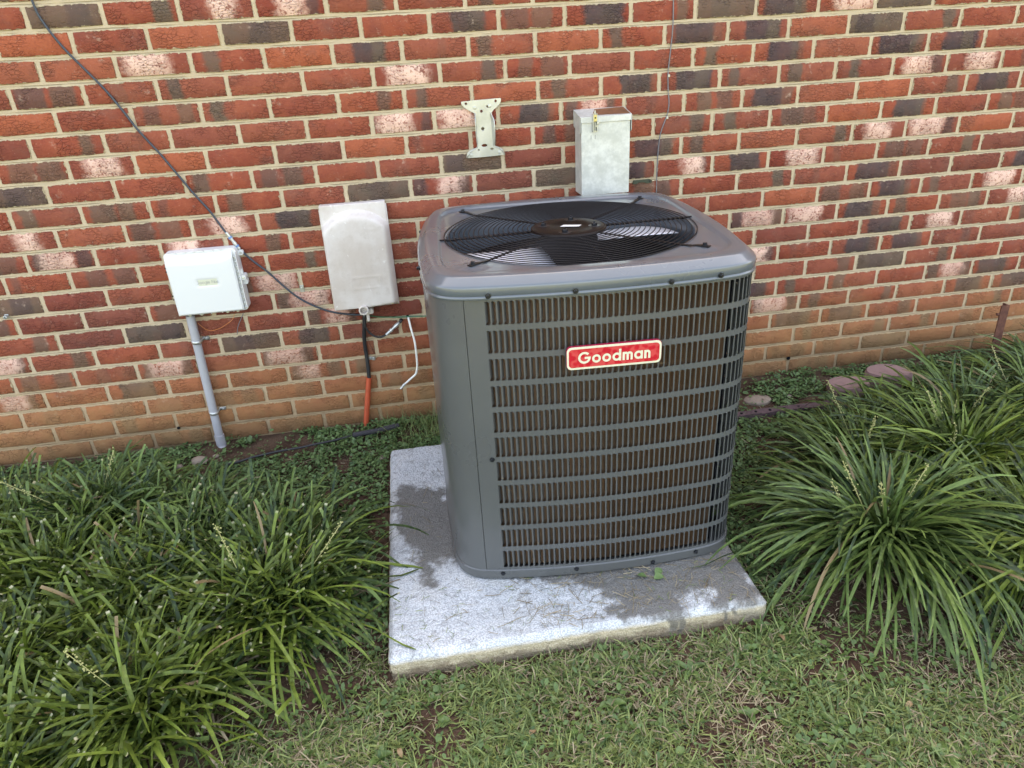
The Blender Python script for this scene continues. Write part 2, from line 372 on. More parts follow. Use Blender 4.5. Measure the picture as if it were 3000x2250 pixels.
# soil, grass, leaves
N = NM('soil', .95, spec=.1); P = N.pos(); n1 = N.noise(P, 9, 5, .65); n2 = N.noise(P, 150, 4, .7); n3 = N.noise(P, .35, 4, .6)
cc = N.mix(N.ss(n1, .35, .65), (.060, .034, .023), (.115, .072, .048)); cc = N.mix(N.math('MULTIPLY', N.ss(n2, .45, .7), .6), cc, (.035, .022, .016))
x, y, z = N.sep(P); far = N.ss(y, -2.4, -3.4); far2 = N.ss(N.math('ABSOLUTE', x), 7, 9); farm = N.math('MAXIMUM', far, far2)
gr = N.mix(N.ss(N.noise(P, 40, 4, .7), .35, .65), (.05, .075, .02), (.12, .13, .045)); gr = N.mix(N.math('MULTIPLY', n3, .5), gr, (.13, .13, .05))
cc = N.mix(farm, cc, gr); N.col(cc); N.bump(N.math('ADD', n2, n1), .8, .006); M['soil'] = N.m

def leafmat(name, c1, c2, tip=None, rough=.42, trans=.12, spec=.4):
    N = NM(name, rough, 0, spec); t = N.attr('tint'); a = N.attr('along'); P = N.pos()
    cc = N.mix(t, c1, c2)
    cc = N.mix(N.math('MULTIPLY', N.ss(N.noise(P, 60, 2, .5), .45, .7), .35), cc, tuple(q * 1.5 for q in c2))
    if tip:
        tm = N.math('MULTIPLY', N.ss(a, .965, .985), N.attr('cut')); cc = N.mix(tm, cc, tip)
        bm = N.math('MULTIPLY', N.ss(a, .22, .0), .5); cc = N.mix(bm, cc, (.22, .24, .10))
        dm = N.attr('dead'); cc = N.mix(dm, cc, (.24, .17, .09))
    N.col(cc)
    tr = N.n('BsdfTranslucent'); N.put(tr.inputs[0], cc); mx = N.n('MixShader'); mx.inputs[0].default_value = trans
    out = N.t.nodes['Material Output']; N.l(N.b.outputs[0], mx.inputs[1]); N.l(tr.outputs[0], mx.inputs[2]); N.l(mx.outputs[0], out.inputs[0])
    return N.m
M['lirio'] = leafmat('lilyturf leaf', (.012, .030, .007), (.145, .205, .034), (.52, .50, .34), .45, .14, .3)
M['lirio_blue'] = leafmat('lilyturf leaf cool', (.014, .036, .012), (.130, .200, .050), (.45, .38, .22), .42, .12, .3)
M['grass'] = leafmat('lawn blade', (.040, .082, .022), (.20, .245, .075), None, .5)
M['thatch'] = leafmat('dry thatch', (.115, .088, .052), (.30, .245, .155), None, .8, .05)
M['clover'] = leafmat('ground cover leaf', (.045, .095, .032), (.115, .19, .065), None, .5)
M['weed'] = leafmat('weed leaf', (.05, .10, .028), (.09, .15, .04), None, .42)
M['spike'] = simple('flower spike', (.34, .33, .13), .6)
M['stalk'] = simple('dry stalk', (.24, .16, .08), .7)

# ------------------------------------------------------------------ ground
def gz(x, y):
    """ground height: falls gently away from the wall"""
    x = np.asarray(x, float); y = np.asarray(y, float)
    h = -.004 - .036 * np.clip(-y / 1.2, 0, 1) + .006 * vnoise(x, y, 5, 1) + .003 * vnoise(x, y, 23, 2)
    far = np.clip((np.hypot(x - 1.2, y + .8) - 4) / 6, 0, 1); return h * (1 - far) - .05 * far
def GZ(x, y): return float(gz(np.array([x]), np.array([y]))[0])
fx = np.concatenate([-np.geomspace(1.2, 900, 30)[::-1], np.arange(-1.15, 3.9, .018), np.geomspace(3.9, 900, 30)])
fy = np.concatenate([-np.geomspace(2.0, 900, 30)[::-1], np.arange(-1.98, .06, .018), np.geomspace(.08, 900, 30)])
X, Y = np.meshgrid(fx, fy); Zg = gz(X, Y); nx, ny = len(fx), len(fy)
V = np.stack([X, Y, Zg], -1).reshape(-1, 3); I = np.arange(nx * ny).reshape(ny, nx)
F = np.stack([I[:-1, :-1], I[:-1, 1:], I[1:, 1:], I[1:, :-1]], -1).reshape(-1, 4)
tag(np_mesh('ground', V, F, mats=[M['soil']], smooth=True), kind='structure')

# ------------------------------------------------------------------ brick wall
BP, CP = .2032, .0677
wall = tag(empty('brick_wall', (0, 0, 0)), 'red brick house wall with cream mortar, dark flashed and pale smeared bricks', 'wall')
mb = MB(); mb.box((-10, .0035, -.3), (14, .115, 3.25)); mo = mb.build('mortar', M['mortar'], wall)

def brick_mesh(seed, n=12):
    r = random.Random(seed); hx, hz = .0966, .0286; V = []
    per = []
    for sx, sz in ((0, -1), (1, 0), (0, 1), (-1, 0)): pass
    k = [(-1, -1), (-.5, -1), (0, -1), (.5, -1), (1, -1), (1, 0), (1, 1), (.5, 1), (0, 1), (-.5, 1), (-1, 1), (-1, 0)]
    for (a, b) in k:
        c = .0016 if abs(a) == 1 and abs(b) == 1 else 0
        per.append((a * (hx - c) + r.uniform(-.0012, .0008) * (1 if a >= 0 else -1), b * (hz - c) + r.uniform(-.0013, .0009) * (1 if b >= 0 else -1)))
    V += [(x, .02, z) for x, z in per]
    V += [(x * .998, .0012 + r.uniform(-.0003, .0006), z * .995) for x, z in per]
    V += [(x * .972, r.uniform(-.0012, .0004), z * .915) for x, z in per]
    F = []
    for L in (0, 1):
        for i in range(12): F.append((L * 12 + i, L * 12 + (i + 1) % 12, (L + 1) * 12 + (i + 1) % 12, (L + 1) * 12 + i))
    c = 24
    F += [(c, c + 1, c + 11), (c + 1, c + 9, c + 11), (c + 9, c + 10, c + 11), (c + 1, c + 2, c + 8), (c + 1, c + 8, c + 9), (c + 2, c + 3, c + 7), (c + 2, c + 7, c + 8), (c + 3, c + 5, c + 7), (c + 3, c + 4, c + 5), (c + 5, c + 6, c + 7)]
    return V, F
VARS = []
for i in range(14):
    V, F = brick_mesh(i); me = D.meshes.new('brick'); me.from_pydata(V, [], F); me.materials.append(M['brick'])
    me.polygons.foreach_set('use_smooth', [j >= 12 for j in range(len(F))]); me.update(); VARS.append((me, V, F))

# head joints measured in brick lengths (first joint) and the kind of every brick, left to right
ROWS = {
 0: ([-.2, .79, 1.8, 2.82, 3.81, 4.8, 5.8], 'RDCPPCRBRRRRRRRRR'),
 1: ([.3, 1.3, 2.29, 3.27, 4.25, 5.25, 6.28, 7.28, 8.31, 9.34, 10.32, 11.36, 12.33], 'ORODRRKQKCDKPDRRRR'),
 2: ([-.24, .78, 1.8, 2.82, 3.8, 4.81, 5.8, 6.82, 7.84, 8.86, 9.89, 10.9, 11.92, 12.88, 13.88, 14.89], 'OOPBOKRBOBKKODCRR'),
 3: ([-.73, .25, 1.25, 2.23, 3.31, 4.34, 5.34, 6.34, 7.35, 8.35, 9.34, 10.34, 11.37, 12.36, 13.38, 14.4], 'RQRBRRPCQRRBKOKKR'),
 4: ([-.23, .81, 1.78, 2.77, 3.77, 4.77, 5.8, 6.84, 7.85, 8.8, 9.81, 10.82, 11.8, 12.82, 13.8, 14.81], 'ORQBRCBOBKKBBBPPR'),
 5: ([-.69, .33, 1.26, 2.25, 3.25, 4.23, 5.19, 6.19, 7.2, 8.23, 9.23, 10.22, 11.19, 12.23, 13.22, 14.23, 15.25], 'MCRRRRPPKZRQKOOCKR'),
 6: ([-.28, .67, 1.7, 2.71, 3.74, 4.72, 5.73, 6.73, 7.73, 8.73, 9.73, 10.74, 11.75, 12.74, 13.75, 14.73], 'QPORMORBQRCBQOKRQ'),
 7: ([-.68, .28, 1.3, 2.3, 3.27, 4.23, 5.23, 6.23, 7.22, 8.22, 9.22, 10.23, 11.26, 12.27, 13.26, 14.27, 15.3], 'DRRBQRRDMRKBOCPPOR'),
 8: ([-1.31, -.3, .7, 1.68, 2.69, 3.68, 4.71, 5.74, 6.72, 7.76, 8.8, 9.79, 10.79, 11.8, 12.79, 13.78, 14.78], 'RBQRBRDZMDKPKPRQCM'),
 9: ([-.76, .24, 1.24, 2.25, 3.25, 4.25, 5.25, 6.26, 7.26, 8.26, 9.26, 10.26, 11.28, 12.28, 13.3, 14.28, 15.27], 'POQPKRRRRRQRCRKMMK'),
 10: ([-1.31, -.3, .69, 1.69, 2.69, 3.72, 4.75, 5.75, 6.75, 7.75, 8.75, 9.75, 10.76, 11.79, 12.78, 13.77, 14.77, 15.8], 'QZRPCRRRRRRRROQKBPP'),
 11: ([-1.74, -.77, .26, 1.25, 2.25, 3.25, 4.24, 5.23, 6.22, 7.2, 8.2, 9.2, 10.19, 11.19, 12.21, 13.19, 14.21, 15.18], 'RRQRRCRRRRRRRZPKBQP'),
 12: ([-1.29, -.32, .69, 1.7, 2.72, 3.72, 4.73, 5.72, 6.71, 7.7, 8.7, 9.7, 10.68, 11.71, 12.71, 13.71, 14.73, 15.73], 'DMRRZRMRRRRRRMRKPRQ'),
 13: ([-1.79, -.78, .23, 1.23, 2.23, 3.22, 4.21, 5.2, 6.2, 7.19, 8.19, 9.18, 10.17, 11.17, 12.19, 13.18, 14.21, 15.21], 'QMMQMZRMRRRRRPRKKRR'),
 14: ([-1.27, -.24, .74, 1.72, 2.7, 3.7, 4.69, 5.7, 6.7, 7.7, 8.72, 9.73, 10.74, 11.75, 12.76, 13.74, 14.75, 15.72], 'CMDRRZMRRRRRRRCDCRR'),
 15: ([-1.81, -.8, .22, 1.22, 2.22, 3.23, 4.25, 5.25, 6.24, 7.24, 8.23, 9.23, 10.22, 11.22, 12.22, 13.24, 14.24, 15.22, 16.22], 'ZCRRDKMRRRRRRKBBRZKR'),
 16: ([-2.19, -1.21, -.23, .78, 1.79, 2.8, 3.79, 4.78, 5.77, 6.76, 7.75, 8.74, 9.73, 10.72, 11.71, 12.72, 13.7, 14.71, 15.72], 'RQRZRZRRRRRRRRZBCOKK'),
 17: ([-1.8, -.8, .19, 1.2, 2.21, 3.24, 4.24, 5.24, 6.23, 7.22, 8.21, 9.2, 10.19, 11.18, 12.2, 13.17, 14.2, 15.25, 16.25], 'ZRKTRZBRRRRRRRKKCRCT'),
 18: ([-2.28, -1.27, -.26, .74, 1.75, 2.76, 3.75, 4.75, 5.74, 6.73, 7.72, 8.72, 9.71, 10.7, 11.69, 12.69, 13.69, 14.7, 15.71], 'BTTTQTRQRRRRRRRBCCTR'),
 19: ([-1.87, -.87, .14, 1.16, 2.18, 3.19, 4.18, 5.18, 6.18, 7.17, 8.17, 9.17, 10.16, 11.16, 12.17, 13.15, 14.15, 15.16, 16.16], 'RRBRRRRQRRRRRRQQDRTT'),
 20: ([-2.35, -1.34, -.31, .7, 1.68, 2.67, 3.68, 4.68, 5.67, 6.67, 7.67, 8.67, 9.66, 10.66, 11.66, 12.68, 13.67, 14.59, 15.64, 16.62], 'RRRQRTRRRRRRRRRQRQTRR'),
 21: ([-1.8, -.8], 'RRQRRRRRRRRRRRQRRRRR'),
}
def props(k, r):
    u = r.uniform
    p = dict(tone=u(.2, .6), band_a=0., width_a=.01, strength_a=0., hue_a=0., band_b=0., width_b=.01, strength_b=0., hue_b=0., pale_pos=u(-.03, .03), pale_width=u(.028, .06), pale=0.)
    A = lambda pos, wd, st, hue: p.update(band_a=pos, width_a=wd, strength_a=st, hue_a=hue)
    B = lambda pos, wd, st, hue: p.update(band_b=pos, width_b=wd, strength_b=st, hue_b=hue)
    if k == 'R':
        if r.random() < .3: A(u(-.07, .08), u(.008, .02), u(.15, .5), r.random())
    elif k == 'O': p['tone'] = u(.8, 1.2)
    elif k == 'M': p['tone'] = u(-.2, .1); B(0, .2, u(.1, .25), u(.2, .8)); 
    elif k == 'D': A(u(-.01, .01), .12, u(.85, .97), u(0, .5)); B(u(-.06, .06), .03, .6, u(.3, 1))
    elif k == 'B': A(u(-.055, -.035), u(.015, .022), u(.75, .95), u(0, .35))
    elif k == 'C': A(u(.035, .06), u(.015, .024), u(.7, .95), u(0, .4))
    elif k == 'K': A(u(-.02, .02), u(.045, .065), u(.9, 1), u(.7, 1)); B(u(.03, .07), .02, u(.3, .8), u(0, .6))
    elif k == 'Q': A(u(-.05, -.02), u(.02, .04), u(.55, .8), u(0, .6)); B(u(.03, .06), u(.02, .035), u(.5, .8), u(0, .5))
    elif k == 'P': p['pale'] = u(.95, 1.15); p['tone'] = u(-.1, .3); (B(u(.06, .075), .015, .7, .8) if r.random() < .25 else None)
    elif k == 'Z': p['pale'] = u(.7, .9); p['tone'] = u(.0, .5); A(u(-.08, -.06), u(.015, .02), .8, u(0, 1)); B(u(.055, .075), u(.012, .02), .75, u(0, 1))
    elif k == 'T': p['tone'] = u(.6, 1.1); A(u(-.05, .05), u(.02, .05), u(.25, .5), 0.)
    return p
cand = []; rest = []
rr = random.Random(5)
for row in range(-28, 25):
    if row in ROWS and row <= 20:
        J, kinds = ROWS[row]; J = list(J)
    else:
        J = [(-.25 if row % 2 == 0 else .26) + rr.uniform(-.03, .03)]; kinds = ''
    base0 = J[0]
    while len(J) < 17 + (1 if J[0] < -1 else 0) or J[-1] < 16.9: J.append(J[-1] + 1.005)
    n_main = len(J)
    while J[0] > -48: J.insert(0, J[0] - 1.0)
    while J[-1] < 68: J.append(J[-1] + 1.0)
    i0 = min(range(len(J)), key=lambda q: abs(J[q] - base0))
    for i in range(len(J) - 1):
        a, b = J[i], J[i + 1]; q = i - (i0 - 1); k = kinds[q] if 0 <= q < len(kinds) else rr.choice('RRRRRRORMBCQDKP')
        x = (a + b) / 2 * BP; z = Z0 - (row + .5) * CP
        if z < -.06: continue
        it = (x, z, ((b - a) * BP - .0105) / .1932, k, row)
        inframe = False
        d = Vector((x, 0, z)) - Vector(CAMP); wv = d.dot(_fw); pxx = 1500 + FPX * d.dot(_ri) / wv; pyy = 1125 - FPX * d.dot(_up) / wv
        hid = (1330 < pxx < 2120 and 650 < pyy) or pyy > 1400 or (pxx < 400 and pyy > 1360)
        if -95 < pxx < 3075 and -32 < pyy < 1400 and not hid: cand.append((wv, it))
        else: rest.append(it)
cand.sort(key=lambda c: c[0]); rest += [c[1] for c in cand[300:]]
for j, (wv, (x, z, sx, k, row)) in enumerate(cand[:300]):
    r = random.Random(j * 13 + 1); o = D.objects.new('brick', VARS[r.randrange(14)][0]); col.objects.link(o); o.parent = wall
    o.location = (x, r.uniform(-.0008, .001), z + r.uniform(-.0008, .0008)); o.scale = (sx, 1, 1); o.rotation_euler = (r.uniform(-.006, .006), r.uniform(-.005, .005), r.uniform(-.004, .004))
    for kk, vv_ in props(k, r).items(): o[kk] = float(vv_)
print('bricks in view', len(cand), 'rest', len(rest))
VV = []; FF = []; loc = []; seeds = []; PA = {k: [] for k in props('R', random.Random(0))}
b0 = 0
for j, (x, z, sx, k, row) in enumerate(rest):
    r = random.Random(j + 999); me, V, F = VARS[r.randrange(14)]; Va = np.array(V); n = len(V)
    near = -1.0 < x < 4.2 and z < 2.2
    if near: Fq = [f for f in F]
    else: n = 12; Va = Va[24:36]; Fq = [tuple(i - 24 for i in f) for f in F if min(f) >= 24]
    W_ = Va * [sx, 1, 1] + [x, 0, z]; VV.append(W_); FF += [tuple(i + b0 for i in f) for f in Fq]; b0 += n
    loc.append(Va); s_ = r.random(); seeds.append(np.full(n, s_))
    for kk, vv_ in props(k, r).items(): PA[kk].append(np.full(n, vv_))
VV = np.concatenate(VV); at_ = {'local': ('FLOAT_VECTOR', np.concatenate(loc)), 'seed': ('FLOAT', np.concatenate(seeds))}
for kk in PA: at_[kk] = ('FLOAT', np.concatenate(PA[kk]))
F4 = [f for f in FF if len(f) == 4]; F3 = [f for f in FF if len(f) == 3]
tag(np_mesh('brick_remainder', VV, F4, F3, [M['brick_far']], wall, True, at_), kind='stuff')
# two drilled holes and a lump of mortar on the wall
def hole(px, py, r=.006):
    p = at(px, py, y=-.0015); mb = MB(); mb.lathe((p.x, -.0012, p.z), (0, 1, 0), [(r * .3, .004), (r * .8, .002), (r, 0)], 10); return mb.build('weep_hole', M['dark'], wall)
hole(523, 1254); hole(2310, 1050, .008)
# ------------------------------------------------------------------ concrete pad
PX0, PX1, PY0, PY1, PZ = .787, 1.690, -1.170, -.245, .020
def poly_sd(px, py, poly):
    """signed distance, positive inside"""
    d = np.full(px.shape, 1e9); ins = np.zeros(px.shape, bool); n = len(poly)
    for i in range(n):
        ax, ay = poly[i]; bx, by = poly[(i + 1) % n]; ex, ey = bx - ax, by - ay
        t = np.clip(((px - ax) * ex + (py - ay) * ey) / (ex * ex + ey * ey), 0, 1); d = np.minimum(d, np.hypot(px - ax - t * ex, py - ay - t * ey))
        c = ((ay > py) != (by > py)) & (px < (bx - ax) * (py - ay) / (by - ay + 1e-12) + ax); ins ^= c
    return np.where(ins, d, -d)
pad = empty('concrete_pad', (PX0, PY0, 0)); tag(pad, 'pebbly pale concrete slab with dark damp stains under the grey air conditioner', 'concrete slab')
st_px = [[(1180, 1420), (1300, 1425), (1330, 1500), (1380, 1640), (1330, 1660), (1300, 1640), (1275, 1655), (1300, 1722), (1240, 1718), (1215, 1690), (1205, 1620), (1160, 1560), (1155, 1470)],
         [(1420, 1660), (1700, 1600), (2145, 1560), (2250, 1755), (2165, 1780), (2089, 1793), (2072, 1736), (2013, 1747), (1996, 1808), (1911, 1815), (1816, 1818), (1760, 1800), (1778, 1755), (1696, 1720), (1600, 1712), (1520, 1705), (1440, 1690)]]
st_w = [[(at(a, b, z=PZ).x, at(a, b, z=PZ).y) for a, b in P_] for P_ in st_px]
gx = np.linspace(PX0, PX1, 226); gy = np.linspace(PY0, PY1, 231); X, Y = np.meshgrid(gx, gy)
edge = np.minimum(np.minimum(X - PX0, PX1 - X), np.minimum(Y - PY0, PY1 - Y))
rag = .006 * vnoise(X, Y, 18, 4)
Zt = PZ - .010 * np.clip(1 - edge / .012, 0, 1) ** 2 + .0011 * vnoise(X, Y, 260, 5) + .0009 * vnoise(X, Y, 140, 6) + .0012 * vnoise(X, Y, 20, 8)
def stain_at(X, Y):
    s = np.full(X.shape, -9.)
    for P_ in st_w: s = np.maximum(s, poly_sd(X, Y, P_))
    s = s + .020 * vnoise(X, Y, 38, 9) + .011 * vnoise(X, Y, 110, 10) + .006 * vnoise(X, Y, 300, 12)
    return np.clip((s + .008) / .026, 0, 1) ** 1.2
stn = stain_at(X, Y)
blot = np.clip((vnoise(X, Y, 55, 21) + .5 * vnoise(X, Y, 170, 22) - .62) / .25, 0, 1) * .45; stn = np.maximum(stn, blot)
shp = lambda X, Y: (X + .004 * vnoise(Y, Y * 0, 9, 13) * (np.abs(X - PX0) < .02) , Y + .004 * vnoise(X, X * 0, 11, 14) * (np.abs(Y - PY0) < .02))
V = [np.stack([X, Y, Zt], -1).reshape(-1, 3)]; S_ = [stn.ravel()]; SD = [np.zeros(X.size)]
nx, ny = len(gx), len(gy); I = np.arange(nx * ny).reshape(ny, nx); F = [np.stack([I[:-1, :-1], I[:-1, 1:], I[1:, 1:], I[1:, :-1]], -1).reshape(-1, 4)]; base = nx * ny
DRIP = [(1, 1.4535, .012, .05), (1, 1.475, .010, .06), (1, 1.585, .004, .045), (1, 1.607, .005, .028), (1, 1.46, .02, .012)]
for side in range(4):
    n_ = nx if side in (0, 2) else ny
    t = gx if side in (0, 2) else gy
    zs = np.linspace(0, 1, 22)
    Tt, Zz = np.meshgrid(t, zs)
    if side == 0: bx, by, nxv, nyv = Tt, np.full(Tt.shape, PY0), 0, -1; ztop = Zt[0]
    if side == 2: bx, by, nxv, nyv = Tt, np.full(Tt.shape, PY1), 0, 1; ztop = Zt[-1]
    if side == 1: bx, by, nxv, nyv = np.full(Tt.shape, PX1), Tt, 1, 0; ztop = Zt[:, -1]
    if side == 3: bx, by, nxv, nyv = np.full(Tt.shape, PX0), Tt, -1, 0; ztop = Zt[:, 0]
    endf = np.clip(1 - np.minimum(Tt - t[0], t[-1] - Tt) / .014, 0, 1) ** 2
    out = .0045 * np.clip(Zz / .10, 0, 1) ** .5 * (1 - endf) + .0014 * vnoise(Tt, Zz, 150, 15 + side) * (Zz > 0) + .002 * vnoise(Tt, Zz, 30, 16)* (Zz > 0)
    zz = ztop[None, :] * (1 - Zz) + (-.085) * Zz
    V.append(np.stack([bx + nxv * out, by + nyv * out, zz], -1).reshape(-1, 3))
    dr = np.zeros(Tt.shape)
    if side == 0:
        for _, xc, wd, dep in DRIP:
            wob = .004 * vnoise(Zz * .1, Zz * 0, 60, 33); dd = 1 - np.abs(Tt - xc + wob) / (wd * (1.25 - Zz)); hh = np.clip((dep - Zz * .105) / .012, 0, 1); dr = np.maximum(dr, np.clip(dd / .3, 0, 1) * hh)
        dr = np.maximum(dr, np.clip((.035 - Zz) / .02, 0, 1) * stn[0][None, :])
    S_.append((dr * .9).ravel()); SD.append(np.clip((Zz.ravel() - .01) / .07, 0, 1))
    I = base + np.arange(len(zs) * n_).reshape(len(zs), n_); q = np.stack([I[:-1, :-1], I[:-1, 1:], I[1:, 1:], I[1:, :-1]], -1).reshape(-1, 4)
    if side in (0, 1): q = q[:, ::-1]
    F.append(q); base += len(zs) * n_
V = np.concatenate(V) - np.array([PX0, PY0, 0])
tag(np_mesh('slab', V, np.concatenate(F), mats=[M['concrete']], parent=pad, smooth=True, attrs={'stain': ('FLOAT', np.concatenate(S_)), 'side': ('FLOAT', np.concatenate(SD))}))

# ------------------------------------------------------------------ air conditioner
ACX, ACY, ACT = 1.3462, -.598, math.radians(-2.74)
ac = empty('air_conditioner', (ACX, ACY, PZ), ACT)
tag(ac, 'large grey outdoor air conditioner unit with round black fan grille, standing on the slab', 'air conditioner')
W2, D2, BOW, RC = .3630, .3735, .0225, .062
def base_outline():
    pts = []
    C = [(1, 1, 0), (-1, 1, 90), (-1, -1, 180), (1, -1, 270)]
    arcs = [[(sx * (W2 - RC) + RC * math.cos(math.radians(a0 + 90 * k / 10)), sy * (D2 - RC) + RC * math.sin(math.radians(a0 + 90 * k / 10))) for k in range(11)] for sx, sy, a0 in C]
    for i in range(4):
        pts += arcs[i]; a = np.array(arcs[i][-1]); b = np.array(arcs[(i + 1) % 4][0]); e = b - a; nn = np.array([e[1], -e[0]]) / np.hypot(*e)
        for t in np.linspace(0, 1, 26)[1:-1]: pts.append(tuple(a + e * t + nn * BOW * 4 * t * (1 - t)))
    return np.array(pts)
BO = base_outline()
# soften the corner where bow meets the arc, then resample evenly
def resample(P, n):
    Q = np.vstack([P, P[:1]]); s = np.concatenate([[0], np.cumsum(np.hypot(*np.diff(Q, axis=0).T))]); t = np.linspace(0, s[-1], n + 1)[:-1]
    return np.stack([np.interp(t, s, Q[:, 0]), np.interp(t, s, Q[:, 1])], -1), s[-1]
PO, PER = resample(BO, 960)
K = np.hanning(61); K /= K.sum()
PO = np.stack([np.convolve(np.concatenate([PO[-30:, i], PO[:, i], PO[:30, i]]), K, 'valid') for i in (0, 1)], -1)
PO, PER = resample(PO, 960)
TG = np.roll(PO, -1, 0) - np.roll(PO, 1, 0); TG /= np.hypot(*TG.T)[:, None]; NO = np.stack([TG[:, 1], -TG[:, 0]], -1)
_s = np.arange(961) / 960 * PER
def peri(s, off=0.0):
    s = s % PER; k = s / PER * 960; i = int(k) % 960; f = k - int(k); j = (i + 1) % 960
    return (PO[i, 0] * (1 - f) + PO[j, 0] * f + NO[i, 0] * off, PO[i, 1] * (1 - f) + PO[j, 1] * f + NO[i, 1] * off)
def s_of(x=None, y=None, side='front'):
    best = None
    for i in range(960):
        X_, Y_ = PO[i]
        ok = (side == 'front' and Y_ < -D2 * .8) or (side == 'left' and X_ < -W2 * .85) or (side == 'right' and X_ > W2 * .85)
        if not ok: continue
        d = abs((X_ - x) if x is not None else (Y_ - y))
        if best is None or d < best[0]: best = (d, _s[i])
    return best[1]
B_BOT, B_TOP = .008, .762          # local z of the body
s_seam = s_of(x=-.2915, side='front'); s_first = s_of(x=-.2485, side='front'); s_left = s_of(y=.12, side='left'); s_rb = s_of(y=.33, side='right')
if s_rb < s_seam: s_rb += PER
if s_left > s_seam: s_left -= PER
def wallstrip(name, s0, s1, z0, z1, off, mat, n=None, th=.0, parent=ac, inward=0):
    n = n or max(2, int((s1 - s0) / .008)); mb = MB()
    ss_ = [s0 + (s1 - s0) * i / n for i in range(n + 1)]
    prof = [(off - .006, z0), (off, z0), (off, z1), (off - .006, z1)] if th else [(off, z0), (off, z1)]
    V = [(*peri(s, o_), z) for s in ss_ for o_, z in prof]; m = len(prof)
    mb.add(V, [(i * m + k, (i + 1) * m + k, (i + 1) * m + k + 1, i * m + k + 1) for i in range(n) for k in range(m - 1)])
    if th:
        mb.add([V[k] for k in range(4)], [(0, 1, 2, 3)]); mb.add([V[-4 + k] for k in range(4)], [(3, 2, 1, 0)])
    return mb.build(name, mat, parent, True, 35)
# corner panel (solid, wraps the near left corner) with its own gap to the louvred panel
wallstrip('corner_panel', s_left, s_seam - .0012, .032, B_TOP, .001, M['steel'], th=1)
# remaining left side + rear: plain panel
wallstrip('side_panel', s_rb + .001 - PER, s_left - .0025, .032, B_TOP, -.001, M['steel'], th=1)
# louvred panel
PIT, OPN, NROW = .01305, .0100, 11
Ztop = .752 ; RP = .0661; RH = .0528
lv = MB(); OFF = 0.0
def q3(s, z, off=0.0): x_, y_ = peri(s, OFF + off); return (x_, y_, z)
ncell = int((s_rb - .03 - s_first) / PIT); s_end = s_first + ncell * PIT
# rails
rails = [(Ztop, B_TOP)] + [(Ztop - (k + 1) * RP + (RP - RH) * 0, Ztop - k * RP - RH) for k in range(NROW - 1)] + [(.032, Ztop - (NROW - 1) * RP - RH)]
lv_n = ncell
for z0, z1 in rails:
    V = [q3(s_first + i * PIT, z) for i in range(lv_n + 1) for z in (z0, z1)]
    lv.add(V, [(2 * i, 2 * i + 2, 2 * i + 3, 2 * i + 1) for i in range(lv_n)])
for a_, b_ in ((s_seam, s_first), (s_end, s_rb)):
    n = 8; V = [q3(a_ + (b_ - a_) * i / n, z) for i in range(n + 1) for z in (.032, B_TOP)]; lv.add(V, [(2 * i, 2 * i + 2, 2 * i + 3, 2 * i + 1) for i in range(n)])
bl = MB()
for k in range(NROW):
    zt = Ztop - k * RP; zb = zt - RH
    for c in range(ncell):
        s0 = s_first + c * PIT; so_ = s0; se = s0 + OPN; s1 = s0 + PIT
        lv.add([q3(se, zb), q3(s1, zb), q3(s1, zt), q3(se, zt)], [(0, 1, 2, 3)])
        # rounded right corners
        R_ = .0048
        for top in (0, 1):
            cz = (zt - .0055) if top else (zb + .0070); rz = .0055 if top else .0070
            arc = [(se - R_ + R_ * math.sin(t), cz + (rz if top else -rz) * math.cos(t)) for t in np.linspace(0, math.pi / 2, 5)]
            cor = (se, zt if top else zb); Vv = [q3(*cor)] + [q3(*p_) for p_ in arc]
            lv.add(Vv, [((0, i + 1, i + 2) if not top else (0, i + 2, i + 1)) for i in range(4)])
        # louvre tongue pressed inwards from the left edge
        tz = zt - .002; bz = zb + .004
        prof = [(so_, 0), (so_ + .0012, -.0020), (so_ + .0029, -.0062), (so_ + .0047, -.0112)]
        V = [q3(s, z, o_) for s, o_ in prof for z in (bz, tz)]
        V[0] = q3(so_, zb); V[1] = q3(so_, zt)
        bl.add(V, [(2 * i, 2 * i + 2, 2 * i + 3, 2 * i + 1) for i in range(3)])
o = lv.build('louver_panel', M['steel'], ac, False)
md = o.modifiers.new('thickness', 'SOLIDIFY'); md.thickness = .0009; md.offset = -1
tag(bl.build('louver_tongues', M['steel'], ac, True), kind='stuff')
# coil behind the louvres, ending before the far corner, plus dark inner box
s_ce = s_of(x=.300, side='front')
wallstrip('condenser_coil', s_seam + .012, s_ce, .03, .748, -.020, M['coil'], n=60, th=1)
wallstrip('coil_post', s_ce - .004, s_ce + .012, .03, .748, -.022, M['dark'], n=4, th=1)
mb = MB(); n = 96; idx = [int(i * 960 / n) for i in range(n)]
V = [(PO[i, 0] * .86, PO[i, 1] * .86, z) for z in (.02, .70) for i in idx]; mb.add(V, [(i, (i + 1) % n, n + (i + 1) % n, n + i) for i in range(n)]); mb.add(V[:n], [tuple(range(n))])
mb.build('inner_shroud', M['dark'], ac)
